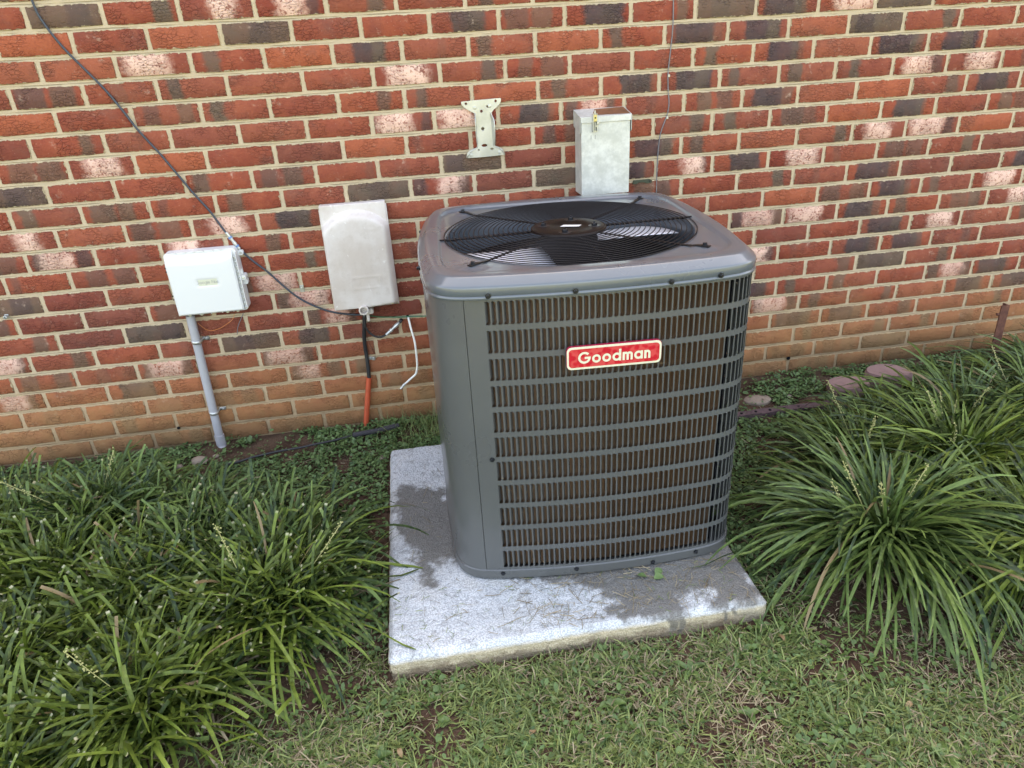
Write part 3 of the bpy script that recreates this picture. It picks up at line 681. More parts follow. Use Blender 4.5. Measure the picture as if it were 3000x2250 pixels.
# base pan
mb = MB(); nb = 160; idx = [int(i * 960 / nb) for i in range(nb)]
prof = [(-.012, .004), (.0005, .004), (.0038, .007), (.0042, .012), (.0042, .030), (.0015, .0325), (-.012, .0325)]
V = [(PO[i, 0] + NO[i, 0] * o_, PO[i, 1] + NO[i, 1] * o_, z) for o_, z in prof for i in idx]
mb.add(V, [(j * nb + i, j * nb + (i + 1) % nb, (j + 1) * nb + (i + 1) % nb, (j + 1) * nb + i) for j in range(len(prof) - 1) for i in range(nb)])
mb.add(V[:nb], [tuple(range(nb))]); bp_ = mb.build('base_pan', M['steel'], ac, True, 40)
for sx in (-.28, .28):
    for sy in (-.28, .28): mb = MB(); mb.box((sx - .03, sy - .03, 0.0005), (sx + .03, sy + .03, .0042)); mb.build('foot_pad', M['dark'], ac)
# lid with rolled rim, bevel, recessed deck and fan opening
nl = 192; TH_ = np.arange(nl) * 2 * math.pi / nl
ang = np.unwrap(np.arctan2(PO[:, 1], PO[:, 0])); a0 = ang[0]
def ray(th, off):
    t = (th - a0) % (2 * math.pi) + a0; order = ang
    t = t if t <= ang[-1] else t; k = np.interp(t, np.append(ang, ang[0] + 2 * math.pi), np.arange(961)); i = int(k) % 960
    return PO[i, 0] + NO[i, 0] * off, PO[i, 1] + NO[i, 1] * off
HR = .3145
def srect(th, h, p=5.0):
    c, s = math.cos(th), math.sin(th); r = h / (abs(c) ** p + abs(s) ** p) ** (1 / p); return r * c, r * s
rings = [('p', -.004, .757), ('p', .0045, .757), ('p', .0060, .7595), ('p', .0052, .763), ('p', .0030, .7645), ('p', .0038, .7665), ('p', .0048, .771), ('p', .0050, .783), ('p', .0036, .7858), ('p', .0014, .7875),
         ('p', -.0135, .8005), ('p', -.0165, .8024), ('p', -.021, .8032)]
rec = [('s', .3380, .8030), ('s', .3355, .8022), ('s', .3320, .7975), ('s', .3290, .7962)]
hole_ = [('c', HR + .006, .7962), ('c', HR + .002, .7950), ('c', HR, .791), ('c', HR - .001, .775), ('c', HR - .002, .70)]
rc = []
for ty, a_, z in rings + rec + hole_:
    row = []
    for th in TH_:
        if ty == 'p': x_, y_ = ray(th, a_)
        elif ty == 's': x_, y_ = srect(th, a_, 7.0); 
        else: x_, y_ = a_ * math.cos(th), a_ * math.sin(th) + .0
        row.append((x_, y_, z))
    rc.append(row)
# embossed pads under the grille feet
def emb(x, y, z):
    for sx in (1, -1):
        for sy in (1, -1):
            d = math.hypot((x - sx * .262), (y - sy * .272)); z += .0035 * max(0, min(1, (.030 - d) / .008)) * 1
    return z
# deck between recess and hole gets intermediate rings
ext = []
r1 = rc[len(rings) + len(rec) - 1]; r2 = rc[len(rings) + len(rec)]
for t in np.linspace(0, 1, 12)[1:-1]: ext.append([((1 - t) * a[0] + t * b[0], (1 - t) * a[1] + t * b[1], emb((1 - t) * a[0] + t * b[0], (1 - t) * a[1] + t * b[1], .7962)) for a, b in zip(r1, r2)])
rc = rc[:len(rings) + len(rec)] + ext + rc[len(rings) + len(rec):]
V = [p_ for row in rc for p_ in row]; m = len(rc)
mb = MB(); mb.add(V, [(j * nl + i, j * nl + (i + 1) % nl, (j + 1) * nl + (i + 1) % nl, (j + 1) * nl + i) for j in range(m - 1) for i in range(nl)])
mb.build('top_cover', M['lid'], ac, True, 50)
# fan shroud, motor, blades
mb = MB(); mb.lathe((0, 0, .45), (0, 0, 1), [(.31, 0), (.308, .12), (.3135, .25)], 64); mb.build('fan_shroud', M['dark'], ac, True)
mb = MB(); mb.lathe((0, 0, .66), (0, 0, 1), [(.075, 0), (.075, .115), (.065, .125), (.02, .13)], 32); mb.build('fan_motor', M['dark'], ac, True)
fan = MB()
def blade(a0_, a1_, zc):
    na, nr = 12, 8; V = []
    for i in range(na + 1):
        for j in range(nr + 1):
            r_ = .075 + (.300 - .075) * j / nr; sweep = .25 * (j / nr) ** 1.5; t = i / na; a_ = a0_ + (a1_ - a0_) * t * (1 - .12 * (1 - j / nr)) - sweep * .3
            V.append((r_ * math.cos(a_), r_ * math.sin(a_), zc - .055 * t + .012 * math.sin(math.pi * t)))
    return V, [(i * (nr + 1) + j, (i + 1) * (nr + 1) + j, (i + 1) * (nr + 1) + j + 1, i * (nr + 1) + j + 1) for i in range(na) for j in range(nr)]
for a_d in (188, 8):
    V, F = blade(math.radians(a_d), math.radians(a_d + 66), .757); mb = MB(); mb.add(V, F); o = mb.build('fan_blade', M['silver'], ac, True)
    md = o.modifiers.new('thickness', 'SOLIDIFY'); md.thickness = .0015
# grille: rings, spokes, arms with screwed feet, hub plate
GZ_ = .8005
mb = MB()
for i in range(19):
    r_ = .0935 + (.3215 - .0935) * i / 18; zz = GZ_ + .002 - .004 * (i / 18) ** 2
    mb.tube([(r_ * math.cos(t), r_ * math.sin(t), zz) for t in np.linspace(0, 2 * math.pi, 97)[:-1]], .00128, 6, closed=True)
mb.build('grille_rings', M['black_wire'], ac, True)
for a_d, kind in ((4, 'r'), (48, 'a'), (97, 'w'), (135, 'a'), (184, 'r'), (225, 'a'), (277, 'w'), (314, 'a')):
    a_ = math.radians(a_d); c_, s_ = math.cos(a_), math.sin(a_); mb = MB()
    if kind == 'a':
        R2 = math.hypot(.262, .272); xx, yy = (.262 if c_ > 0 else -.262), (.272 if s_ > 0 else -.272); a_ = math.atan2(yy, xx); c_, s_ = math.cos(a_), math.sin(a_)
        pts = [(r_, z) for r_, z in ((.085, GZ_ - .0035), (.325, GZ_ - .0042), (.345, GZ_ - .0025), (.366, GZ_ + .0005), (R2 + .012, GZ_ + .0005))]
        V = []
        for r_, z in pts:
            for sd_ in (-1, 1):
                wd = .0035 if r_ < .35 else .006
                for dz in (0, .0022): V.append((r_ * c_ - sd_ * wd * s_, r_ * s_ + sd_ * wd * c_, z + dz))
        F = []
        for i in range(len(pts) - 1):
            b = i * 4
            F += [(b + 1, b + 3, b + 7, b + 5), (b, b + 4, b + 6, b + 2), (b, b + 1, b + 5, b + 4), (b + 2, b + 6, b + 7, b + 3)]
        F += [(0, 2, 3, 1), (16, 17, 19, 18)]
        mb.add(V, F); arm = mb.build('grille_arm', M['black_wire'], ac)
        mb = MB(); mb.lathe((R2 * c_, R2 * s_, GZ_ + .0027), (0, 0, 1), [(.0072, 0), (.0072, .0012), (.0048, .0014), (.0048, .0058), (.004, .0064)], 6); mb.build('screw', M['screw'], arm)
    else:
        rad = .0034 if kind == 'r' else .0016; r1_ = .343 if kind == 'r' else .3215
        mb.tube([(.085 * c_, .085 * s_, GZ_ - .003), (r1_ * c_, r1_ * s_, GZ_ - .0035)], rad, 8); mb.build('grille_spoke', M['black_wire'], ac, True)
mb = MB(); mb.lathe((0, 0, GZ_), (0, 0, 1), [(.097, -.003), (.0975, .001), (.096, .0025), (.092, .0020), (.090, .0035), (.047, .0045), (.045, .0030), (.0, .0030)], 64)
hub = mb.build('motor_plate', M['hub'], ac, True, 40)
for a_d in (75, 162, 252, 345):
    a_ = math.radians(a_d); x_, y_ = .066 * math.cos(a_), .066 * math.sin(a_); mb = MB()
    mb.lathe((x_, y_, GZ_ + .0042), (0, 0, 1), [(.0165, 0.0), (.0155, .0007), (.0135, .0004), (.0, .0004)], 24)
    mb.lathe((x_, y_, GZ_ + .005), (0, 0, 1), [(.0072, 0), (.0072, .0055), (.0058, .0065), (.0, .0065)], 6); mb.lathe((x_, y_, GZ_ + .011), (0, 0, 1), [(.003, 0), (.003, .004), (0, .0042)], 10)
    mb.build('bolt', M['screw'], hub)
mb = MB(); V = [(-.026, -.004), (.020, -.017), (.030, -.003), (-.014, .011)]; mb.add([(x_ + .003, y_ - .001, GZ_ + .0048) for x_, y_ in V] + [(x_ + .003, y_ - .001, GZ_ + .0051) for x_, y_ in V], [(4, 5, 6, 7), (0, 1, 5, 4), (1, 2, 6, 5), (2, 3, 7, 6), (3, 0, 4, 7)])
mb.build('sticker', M['sticker'], hub)
# cabinet screws with washers
def cab_screw(s, z, off=.0065):
    x_, y_ = peri(s, off); x2, y2 = peri(s, off + .01); ax = (x2 - x_, y2 - y_, 0); mb = MB()
    mb.lathe((x_, y_, z), ax, [(.0064, -.003), (.0064, .0010), (.0042, .0013), (.0042, .0048), (.0034, .0056), (.0, .0056)], 6); mb.build('screw', M['screw'], ac)
def s_px(px, py, side='front', z=None):
    best = None
    for i in range(0, 960, 2):
        X_, Y_ = PO[i]
        wx = ACX + X_ * math.cos(ACT) - Y_ * math.sin(ACT); wy = ACY + X_ * math.sin(ACT) + Y_ * math.cos(ACT)
        if Y_ > -.2 and side == 'front': continue
        dv = Vector((wx, wy, 0)) - Vector((CAMP[0], CAMP[1], 0)); 
        # intersect the viewing ray with the vertical line
        d_ = _fw + _ri * ((px - 1500) / FPX) - _up * ((py - 1125) / FPX); k = (dv.x * d_.x + dv.y * d_.y) / (d_.x ** 2 + d_.y ** 2)
        ex = abs(dv.x - d_.x * k) + abs(dv.y - d_.y * k)
        if side == 'front' and NO[i] @ np.array([math.cos(ACT) * d_.x + math.sin(ACT) * d_.y, -math.sin(ACT) * d_.x + math.cos(ACT) * d_.y]) > 0: continue
        if best is None or ex < best[0]: best = (ex, _s[i], CAMP[2] + d_.z * k - PZ)
    return best[1], best[2]
for px_, py_ in ((1427, 865), (1684, 850), (1968, 823), (2107, 804)): s_, z_ = s_px(px_, py_); cab_screw(s_, z_)
for px_, py_ in ((1445, 1346), (1476, 1676), (1688, 1663), (1912, 1643), (2037, 1613)): s_, z_ = s_px(px_, py_); cab_screw(s_, z_, .004 if py_ > 1500 else .001)
cab_screw(s_of(y=-.17, side='left'), .775); cab_screw(s_of(y=.18, side='left'), .775)
# badge -----------------------------------------------------------------
def ribbon(mb, pts, wd, z_y, closed=False, mi=0, cap=0):
    n = len(pts); V = []; w = wd / 2
    for i, (x_, z) in enumerate(pts):
        a = pts[(i - 1) % n] if (closed or i > 0) else pts[i]; b = pts[(i + 1) % n] if (closed or i < n - 1) else pts[i]
        dx, dz = b[0] - a[0], b[1] - a[1]; L = math.hypot(dx, dz) or 1; V += [(x_ - dz / L * w, z_y, z + dx / L * w), (x_ + dz / L * w, z_y, z - dx / L * w)]
    mb.add(V, [(2 * i, 2 * ((i + 1) % n), 2 * ((i + 1) % n) + 1, 2 * i + 1)[::-1] for i in range(n if closed else n - 1)], mi)
def arcp(cx, cz, r, a0_, a1_, n=20): return [(cx + r * math.cos(math.radians(a0_ + (a1_ - a0_) * i / n)), cz + r * math.sin(math.radians(a0_ + (a1_ - a0_) * i / n))) for i in range(n + 1)]
def letters(mb, text, x, z, xh, wd, y, gap):
    """monoline geometric letters: x height xh, stroke wd; every stroke sits a hair above the last"""
    k = [0]
    def R_(pts, closed=False): k[0] += 1; ribbon(mb, pts, wd, y - k[0] * .00002, closed)
    r = xh / 2 - wd / 2; cap = xh * 1.42
    for ch in text:
        if ch == 'G':
            rc_ = cap / 2 - wd / 2; cx, cz = x + rc_ + wd / 2, z + cap / 2; R_(arcp(cx, cz, rc_, 42, 360 - 2, 30)); R_([(cx + rc_ + wd / 2, cz - wd * .1), (cx + rc_ * .05, cz - wd * .1)]); x = cx + rc_ + wd / 2
        elif ch in 'oadgbe':
            cx, cz = x + r + wd / 2, z + xh / 2
            if ch == 'e': R_(arcp(cx, cz, r, 0, 318, 26)); R_([(cx - r, cz), (cx + r, cz)])
            else: R_(arcp(cx, cz, r, 0, 360, 28)[:-1], True)
            if ch == 'a': R_([(cx + r, z + xh), (cx + r, z)])
            if ch == 'd': R_([(cx + r, z + cap), (cx + r, z)])
            if ch == 'b': R_([(cx - r, z + cap), (cx - r, z)])
            if ch == 'g': R_([(cx + r, z + xh), (cx + r, z - xh * .1)] + arcp(cx, z - xh * .1, r, 0, -150, 12))
            x = cx + r + wd / 2
        elif ch in 'nmr':
            w_ = xh * (.40 if ch != 'r' else .35); R_([(x + wd / 2, z + xh), (x + wd / 2, z)])
            for q_ in range(2 if ch == 'm' else 1):
                x0 = x + wd / 2; rr_ = w_ * .95 / 2 + wd * .15
                if ch == 'r': R_(arcp(x0 + rr_, z + xh - rr_ - wd / 2, rr_, 180, 70, 8)); x = x0 + rr_ * 1.3
                else: R_(arcp(x0 + rr_, z + xh - rr_ - wd / 2, rr_, 180, 0, 12) + [(x0 + 2 * rr_, z)]); x = x0 + 2 * rr_ - wd / 2
            x += wd if ch != 'r' else 0
        elif ch == 'l': R_([(x + wd / 2, z + cap), (x + wd / 2, z)]); x += wd
        elif ch == 'i': R_([(x + wd / 2, z + xh), (x + wd / 2, z)]); R_([(x + wd / 2, z + cap), (x + wd / 2, z + cap - wd * 1.3)]); x += wd
        elif ch == 'F': R_([(x + wd / 2, z + cap), (x + wd / 2, z)]); R_([(x, z + cap - wd / 2), (x + xh * .72, z + cap - wd / 2)]); R_([(x, z + cap * .52), (x + xh * .64, z + cap * .52)]); x += xh * .72
        elif ch == ' ': x += xh * .5
        x += gap
    return x - gap
# badge built in its own frame lying on the front face
sb0, zb0 = s_px(1660, 1045); sb1, zb1 = s_px(1930, 1020); sm_ = (sb0 + sb1) / 2
bx0, by0 = peri(sb0, .0); bx1, by1 = peri(sb1, .0); ba = math.atan2(by1 - by0, bx1 - bx0); blen = math.hypot(bx1 - bx0, by1 - by0); bcx, bcy = peri(sm_, .005)
bz = (zb0 + zb1) / 2; bh = .0545; tiltb = math.atan2(zb1 - zb0, blen)
def badge_xf(mb_):
    mb_.v = [(bcx + (x_ * math.cos(tiltb) - z * math.sin(tiltb)) * math.cos(ba) - y_ * math.sin(ba), bcy + (x_ * math.cos(tiltb) - z * math.sin(tiltb)) * math.sin(ba) + y_ * math.cos(ba), bz + x_ * math.sin(tiltb) + z * math.cos(tiltb)) for x_, y_, z in mb_.v]; return mb_
hl = blen / 2
mb = MB(); mb.prism(rrect(-hl, hl, -bh / 2, bh / 2, .011), -.006, 0.0); bd = badge_xf(mb).build('badge', M['red_edge'], ac, False)
mb = MB(); mb.prism(rrect(-hl + .0008, hl - .0008, -bh / 2 + .0004, bh / 2 - .0012, .0105), -.0068, -.0062); badge_xf(mb).build('badge_border', M['cream'], bd)
mb = MB(); mb.prism(rrect(-hl + .0052, hl - .0052, -bh / 2 + .0052, bh / 2 - .0062, .0075), -.0073, -.0069); badge_xf(mb).build('badge_field', M['red'], bd)
mb = MB(); xh = .0195; x_e = letters(MB(), 'Goodman', 0, 0, xh, .0050, 0, .0030); letters(mb, 'Goodman', -x_e / 2, -.0135, xh, .0050, -.0078, .0030); badge_xf(mb).build('lettering', M['cream'], bd)
# dry grass bits caught in the louvres
cl = MB(); rq = random.Random(3)
for i in range(46):
    s_ = s_first + rq.uniform(0, .75) * (s_ce - s_first) * (1 if i % 3 else .3); z_ = rq.choice([rq.uniform(.05, .3), rq.uniform(.05, .72)]); a_ = rq.uniform(-1.2, 1.9); L_ = rq.uniform(.004, .014)
    x_, y_ = peri(s_, .0015); x2, y2 = peri(s_ + L_ * math.cos(a_), .0015 + rq.uniform(0, .002)); cl.tube([(x_, y_, z_), (x2, y2, z_ + L_ * math.sin(a_))], .0003, 3, False)
tag(cl.build('grass_clippings', M['stalk'], ac), kind='stuff')
# ------------------------------------------------------------------ things on the wall
def cable(name, pxs, r, mat, label, y=None, cat='cable', n=7, sm=True, group=None):
    P = [at(a[0], a[1], y=(a[2] if len(a) > 2 else (y if y is not None else -r - .001))) for a in pxs]
    if sm:  # Catmull-Rom
        Q = []
        for i in range(len(P) - 1):
            p0, p1, p2, p3 = P[max(i - 1, 0)], P[i], P[i + 1], P[min(i + 2, len(P) - 1)]
            for t in (0, .25, .5, .75): Q.append(.5 * ((2 * p1) + (p2 - p0) * t + (2 * p0 - 5 * p1 + 4 * p2 - p3) * t * t + (3 * p1 - p0 - 3 * p2 + p3) * t ** 3))
        P = Q + [P[-1]]
    mb = MB(P[0]); mb.tube(P, r, n); o = mb.build(name, mat, None, True); tag(o, label, cat, group); return o
def part(parent, name, mb, mat, smooth=False, angle=None):
    mb.o = Vector(parent.location); return mb.build(name, mat, parent, smooth, angle)
def screw_at(parent, x, y, z, r=.004, mat='zinc', name='screw'):
    mb = MB(); mb.lathe((x, y, z), (0, -1, 0), [(r, 0), (r, .0016), (r * .7, .0026), (0, .0027)], 12); mb.box((x - r * .75, y - .0032, z - r * .12), (x + r * .75, y - .0022, z + r * .12)); return part(parent, name, mb, M[mat])

# long black cable that crosses the wall
lc = cable('coaxial_cable', [(62, -60), (93, 0), (113, 45), (154, 102), (194, 149), (244, 199), (307, 262), (357, 321), (407, 384), (470, 452), (520, 511), (570, 570), (615, 619), (655, 673), (684, 710), (714, 741), (747, 769), (786, 798), (834, 841), (882, 877), (940, 904), (993, 918), (1046, 922), (1066, 921)], .0033, M['blue_black'],
           'long dark cable sagging diagonally across the wall from the top left to the beige box', y=-.006)
def along(px0, px1, y0=-.006): return at(*px0, y=y0), at(*px1, y=y0)
a, b = along((662, 681), (703, 731)); d = (b - a)
mb = MB(); mb.lathe(a, d, [(.0035, 0), (.0048, .002), (.0048, .016), (.0062, .017), (.0062, .026), (.0046, .027), (.0046, .036), (.006, .037), (.006, .045), (.0045, .046), (.0045, .058), (.0058, .059), (.0058, d.length - .004), (.0035, d.length)], 14)
part(lc, 'connector', mb, M['zinc'], False)
for f_ in (.25, .75):
    mb = MB(); mb.lathe(a + d * f_, d, [(.0065, 0), (.0068, .001), (.0068, .005), (.0065, .006)], 14); part(lc, 'connector_band', mb, simple('blue band', (.10, .22, .42), .4) if f_ < .5 else D.materials['blue band'])
gw = cable('thin_wire', [(1974, -60), (1973, 0), (1971, 84), (1962, 169), (1957, 219), (1958, 270), (1960, 304), (1954, 338), (1935, 392), (1927, 456), (1924, 519), (1923, 559), (1922, 640), (1921, 760)], .0019, M['grey_wire'], 'thin grey wire hanging straight down the wall behind the air conditioner', cat='wire')
for px_, py_ in ((1959, 222), (1954, 345)):
    p = at(px_, py_, y=-.003); mb = MB(); mb.box((p.x - .003, -.0065, p.z - .004), (p.x + .004, -.0, p.z + .004), .001); part(gw, 'wire_clip', mb, M['zinc'])

# fibre terminal box -----------------------------------------------------
fx0, fx1, fz0, fz1 = .155, .378, .503, .712
fb = empty('fiber_terminal_box', (.2665, 0, .503)); tag(fb, 'white plastic fibre terminal box with ribbed edge, printed Google Fiber, left on the wall', 'utility box')
mb = MB()
outl = rrect(fx0, fx1, fz0, fz1, .012, 5)
# the left rim steps in twice where the hinges sit
outl2 = []
for x_, z in outl: outl2.append((x_, z))
li = [(fx0, fz1 - .028), (fx0 + .001, fz1 - .035), (fx0 - .002, fz1 - .040), (fx0 - .002, fz1 - .064), (fx0 + .004, fz1 - .074), (fx0 + .004, fz0 + .086), (fx0 - .002, fz0 + .078), (fx0 - .002, fz0 + .052), (fx0 + .003, fz0 + .044)]
full = outl2[:12] + li + outl2[12:]
mb.prism(full, -.040, -.001); part(fb, 'back_shell', mb, M['white_plastic'])
# ribs along the rim
ribs = [((fx0 + .04 + i * .028, -.0475, fz1 - .003), (fx0 + .0416 + i * .028, -.040, fz1 + .0006)) for i in range(6)] + [((fx1 - .009, -.052, fz0 + .012 + i * .0172), (fx1 - .0022, -.040, fz0 + .0136 + i * .0172)) for i in range(11)] + [((fx0 + .03 + i * .036, -.047, fz0 - .0006), (fx0 + .0316 + i * .036, -.040, fz0 + .004)) for i in range(5)]
for a_, b_ in ribs: mb = MB(); mb.box(a_, b_); part(fb, 'rib', mb, M['white_plastic'])
mb = MB(); mb.prism([(fx1 - .002, fz0 + .012), (fx1, fz0 + .012), (fx1, fz1 - .012), (fx1 - .002, fz1 - .012)], -.053, -.0402)
part(fb, 'rim', mb, M['white_plastic'])
# cover: flat face, upper edge rolled back behind a shallow curve
cx0, cx1, cz0, cz1 = fx0 + .0035, fx1 - .0115, fz0 + .0045, fz1 - .0045
nx_, nz_ = 44, 44; V = []; 
for j in range(nz_ + 1):
    for i in range(nx_ + 1):
        u = i / nx_; v = j / nz_; x_ = cx0 + (cx1 - cx0) * u; z = cz0 + (cz1 - cz0) * v
        zc = cz1 - .026 - .006 * math.sin(math.pi * (u * .8)) + .020 * max(0, u - .75) ** 1.5 * 4
        y_ = -.0585 + (max(0, z - zc) * .62 if z > zc else 0) 
        e = min(x_ - cx0, cx1 - x_, z - cz0, cz1 - z); y_ += .004 * max(0, 1 - e / .004) ** 2
        lx, lz = abs(x_ - .2745), abs(z - .612)
        if lx < .031 and lz < .0128: y_ = -.0565
        V.append((x_, y_, z))
F = [(j * (nx_ + 1) + i, j * (nx_ + 1) + i + 1, (j + 1) * (nx_ + 1) + i + 1, (j + 1) * (nx_ + 1) + i) for j in range(nz_) for i in range(nx_)]
mb = MB(); mb.add(V, F)
bd_ = [i for i in range(nx_ + 1)] + [j * (nx_ + 1) + nx_ for j in range(1, nz_ + 1)] + [nz_ * (nx_ + 1) + i for i in range(nx_ - 1, -1, -1)] + [j * (nx_ + 1) for j in range(nz_ - 1, 0, -1)]
Vb = [V[i] for i in bd_] + [(V[i][0], -.041, V[i][2]) for i in bd_]; nb_ = len(bd_); mb.add(Vb, [((i + 1) % nb_, i, i + nb_, (i + 1) % nb_ + nb_) for i in range(nb_)])
cover = part(fb, 'cover', mb, M['white_plastic'], True, 32)
mb = MB(); mb.prism(rrect(.2745 - .0295, .2745 + .0295, .6125 - .0115, .6125 + .0115, .003), -.0571, -.0567); mb.o = Vector(fb.location); lab = mb.build('name_plate', M['label_plastic'], cover)
mb = MB(); xh = .0068; xe = letters(MB(), 'Google Fiber', 0, 0, xh, .00085, 0, .0011); letters(mb, 'Google Fiber', .2755 - xe / 2, .6085, xh, .00085, -.0573, .0011)
mb.o = Vector(fb.location); mb.build('lettering', M['grey_ink'], cover)
# latch, ears, screws
mb = MB(); mb.prism(rrect(fx1 - .003, fx1 + .0135, .606, .622, .006), -.046, -.012); mb.prism(rrect(fx1 - .003, fx1 + .013, .586, .604, .005), -.028, -.008); mb.prism(rrect(fx1, fx1 + .007, .623, .640, .0012), -.04, -.03); lt = part(fb, 'latch', mb, M['white_plastic'])
mb = MB(); mb.lathe((fx1 + .0065, -.046, .614), (0, -1, 0), [(.0035, 0), (.0035, .003), (.002, .0035)], 12); part(fb, 'latch_bolt', mb, M['label_plastic'])
mb = MB(); mb.prism(rrect(fx1 - .003, fx1 + .016, .680, .697, .007), -.014, -.002); part(fb, 'mounting_ear', mb, M['white_plastic']); screw_at(fb, fx1 + .009, -.014, .6885, .0042)
for x_ in (.185, .222, .305, .338): mb = MB(); mb.box((x_, -.036, fz0 - .007), (x_ + .003, -.03, fz0 + .001)); mb.box((x_ - .003, -.034, fz0 - .006), (x_ + .006, -.032, fz0 - .003)); part(fb, 'hook', mb, M['label_plastic'])
for z in (fz1 - .052, fz0 + .064):
    for dz in (.006, -.006): mb = MB(); mb.box((fx0 - .0035, -.046, z + dz - .002), (fx0 - .0018, -.038, z + dz + .002)); part(fb, 'hinge_slot', mb, M['dark'])
cable('orange_fiber', [(579, 946), (592, 957), (608, 967), (624, 968), (644, 962), (662, 951), (680, 937), (687, 920)], .0008, M['orange_wire'], 'thin orange loop of fibre hanging below the white box', y=-.012, n=5)
cable('short_grey_wire', [(713, 918), (704, 939), (697, 958), (695, 980)], .0014, M['grey_wire'], 'short cut grey wire dangling under the lower right corner of the white box', y=-.008, cat='wire', n=5)

# conduit ----------------------------------------------------------------
c_top = at(557, 925, y=-.026); c_mid = at(644, 1282, y=-.026)
cdt = empty('conduit_pipe', (c_mid.x, c_mid.y, -.03)); tag(cdt, 'grey plastic conduit pipe running from the white box down into the ground', 'pipe')
mb = MB(); mb.tube([c_top, c_mid], .0142, 20); part(cdt, 'pipe', mb, M['pvc'], True, 40)
c_b1 = at(643, 1300, y=-.03); c_b2 = at(650, 1345, y=-.045)
mb = MB(); mb.tube([c_mid + Vector((0, 0, .012)), c_mid - Vector((0, 0, .028))], .0172, 20); part(cdt, 'coupling', mb, M['pvc'], True, 40)
mb = MB(); mb.tube([c_mid - Vector((0, 0, .02)), c_mid + Vector((.004, -.006, -.05)), c_mid + Vector((.010, -.012, -.10))], .0148, 20); part(cdt, 'elbow', mb, M['pvc'], True)
for py_, px_ in ((1001, 577), (1208, 628)):
    p = at(px_, py_, y=-.026); t = (p.z - c_mid.z) / (c_top.z - c_mid.z); p = c_mid + (c_top - c_mid) * t; mb = MB()
    V = []; n = 18
    for i in range(n + 1):
        a_ = math.pi * i / n; V += [(p.x - .0156 * math.cos(a_), p.y - .0156 * math.sin(a_) , p.z - .006 + .002 * math.cos(a_)), (p.x - .0156 * math.cos(a_), p.y - .0156 * math.sin(a_), p.z + .006 + .002 * math.cos(a_))]
    V += [(p.x + .016, -.001, p.z - .006), (p.x + .016, -.001, p.z + .006), (p.x + .037, -.0012, p.z - .006), (p.x + .037, -.0012, p.z + .006)]
    mb.add(V, [(2 * i, 2 * i + 1, 2 * i + 3, 2 * i + 2) for i in range(n + 2)]); cs = part(cdt, 'pipe_strap', mb, M['zinc'], True)
    md = cs.modifiers.new('thickness', 'SOLIDIFY'); md.thickness = .0014; md.offset = 1
    screw_at(cdt, p.x + .027, -.003, p.z, .0045)

# beige telephone box ----------------------------------------------------
nx0, nx1, nz0, nz1 = .652, .872, .468, .806
nb = empty('telephone_box', ((nx0 + nx1) / 2, 0, nz0)); tag(nb, 'scuffed beige telephone junction box beside the air conditioner, cables leaving its bottom', 'utility box')
mb = MB(); mb.box((nx0 + .006, -.034, nz0 + .012), (nx1 - .004, -.001, nz1 + .012), .002); part(nb, 'back_plate', mb, M['beige'])
nx_, nz_ = 56, 80; V = []
for j in range(nz_ + 1):
    for i in range(nx_ + 1):
        u = i / nx_; v = j / nz_; tp = .004 * v; x_ = nx0 + tp + (nx1 - nx0 - 1.2 * tp) * u; z = nz0 + (nz1 - nz0) * v
        el = x_ - nx0 - tp; er = nx1 - x_; eb = z - nz0; et = nz1 - z
        f = lambda e, w_: 1 - max(0, 1 - e / w_) ** 2.2
        dome = .036 + .030 * math.sin(math.pi * min(1, max(0, u))) ** .5 * -0
        zc = nz1 - .016 - .050 * (abs(u - .5) * 2) ** 2.4       # arched shoulder line
        sh = 1 / (1 + math.exp(-(zc - z) / .0045))
        dpt = .030 + .034 * sh
        dpt *= 1
        dpt = .030 + (dpt - .030) * f(el, .007) * f(er, .020) * f(eb, .010 + .012 * max(0, u * 2 - 1))
        c1 = (u * .22 + (1 - v) * .34)
        dpt = max(.026, dpt)
        if abs(x_ - .7745) < .048 and abs(z - .5635) < .021 and not (abs(x_ - .7745) < .0455 and abs(z - .5635) < .0185): dpt += .0010
        if abs(x_ - .812) < .017 and abs(z - .742) < .0045 and not (abs(x_ - .812) < .0145 and abs(z - .742) < .0025): dpt += .0009
        V.append((x_, -dpt, z))
mb = MB(); mb.add(V, [(j * (nx_ + 1) + i, j * (nx_ + 1) + i + 1, (j + 1) * (nx_ + 1) + i + 1, (j + 1) * (nx_ + 1) + i) for j in range(nz_) for i in range(nx_)])
bd_ = [i for i in range(nx_ + 1)] + [j * (nx_ + 1) + nx_ for j in range(1, nz_ + 1)] + [nz_ * (nx_ + 1) + i for i in range(nx_ - 1, -1, -1)] + [j * (nx_ + 1) for j in range(nz_ - 1, 0, -1)]
Vb = [V[i] for i in bd_] + [(V[i][0], -.002, V[i][2]) for i in bd_]; nb_ = len(bd_); mb.add(Vb, [((i + 1) % nb_, i, i + nb_, (i + 1) % nb_ + nb_) for i in range(nb_)])
part(nb, 'cover', mb, M['beige'], True, 38)
p = at(1066, 907, y=-.062); mb = MB(); mb.lathe((p.x, -.02, p.z), (0, -1, 0), [(.0165, 0), (.0165, .053), (.0150, .054), (.0120, .054), (.0115, .030), (0, .029)], 24); part(nb, 'round_port', mb, M['beige'], True, 40)
mb = MB(); mb.box((p.x - .017, -.052, p.z - .024), (p.x + .030, -.02, p.z - .004), .004); mb.box((p.x + .004, -.045, p.z - .05), (p.x + .014, -.03, p.z - .022), .002); part(nb, 'cable_gland', mb, M['beige'])

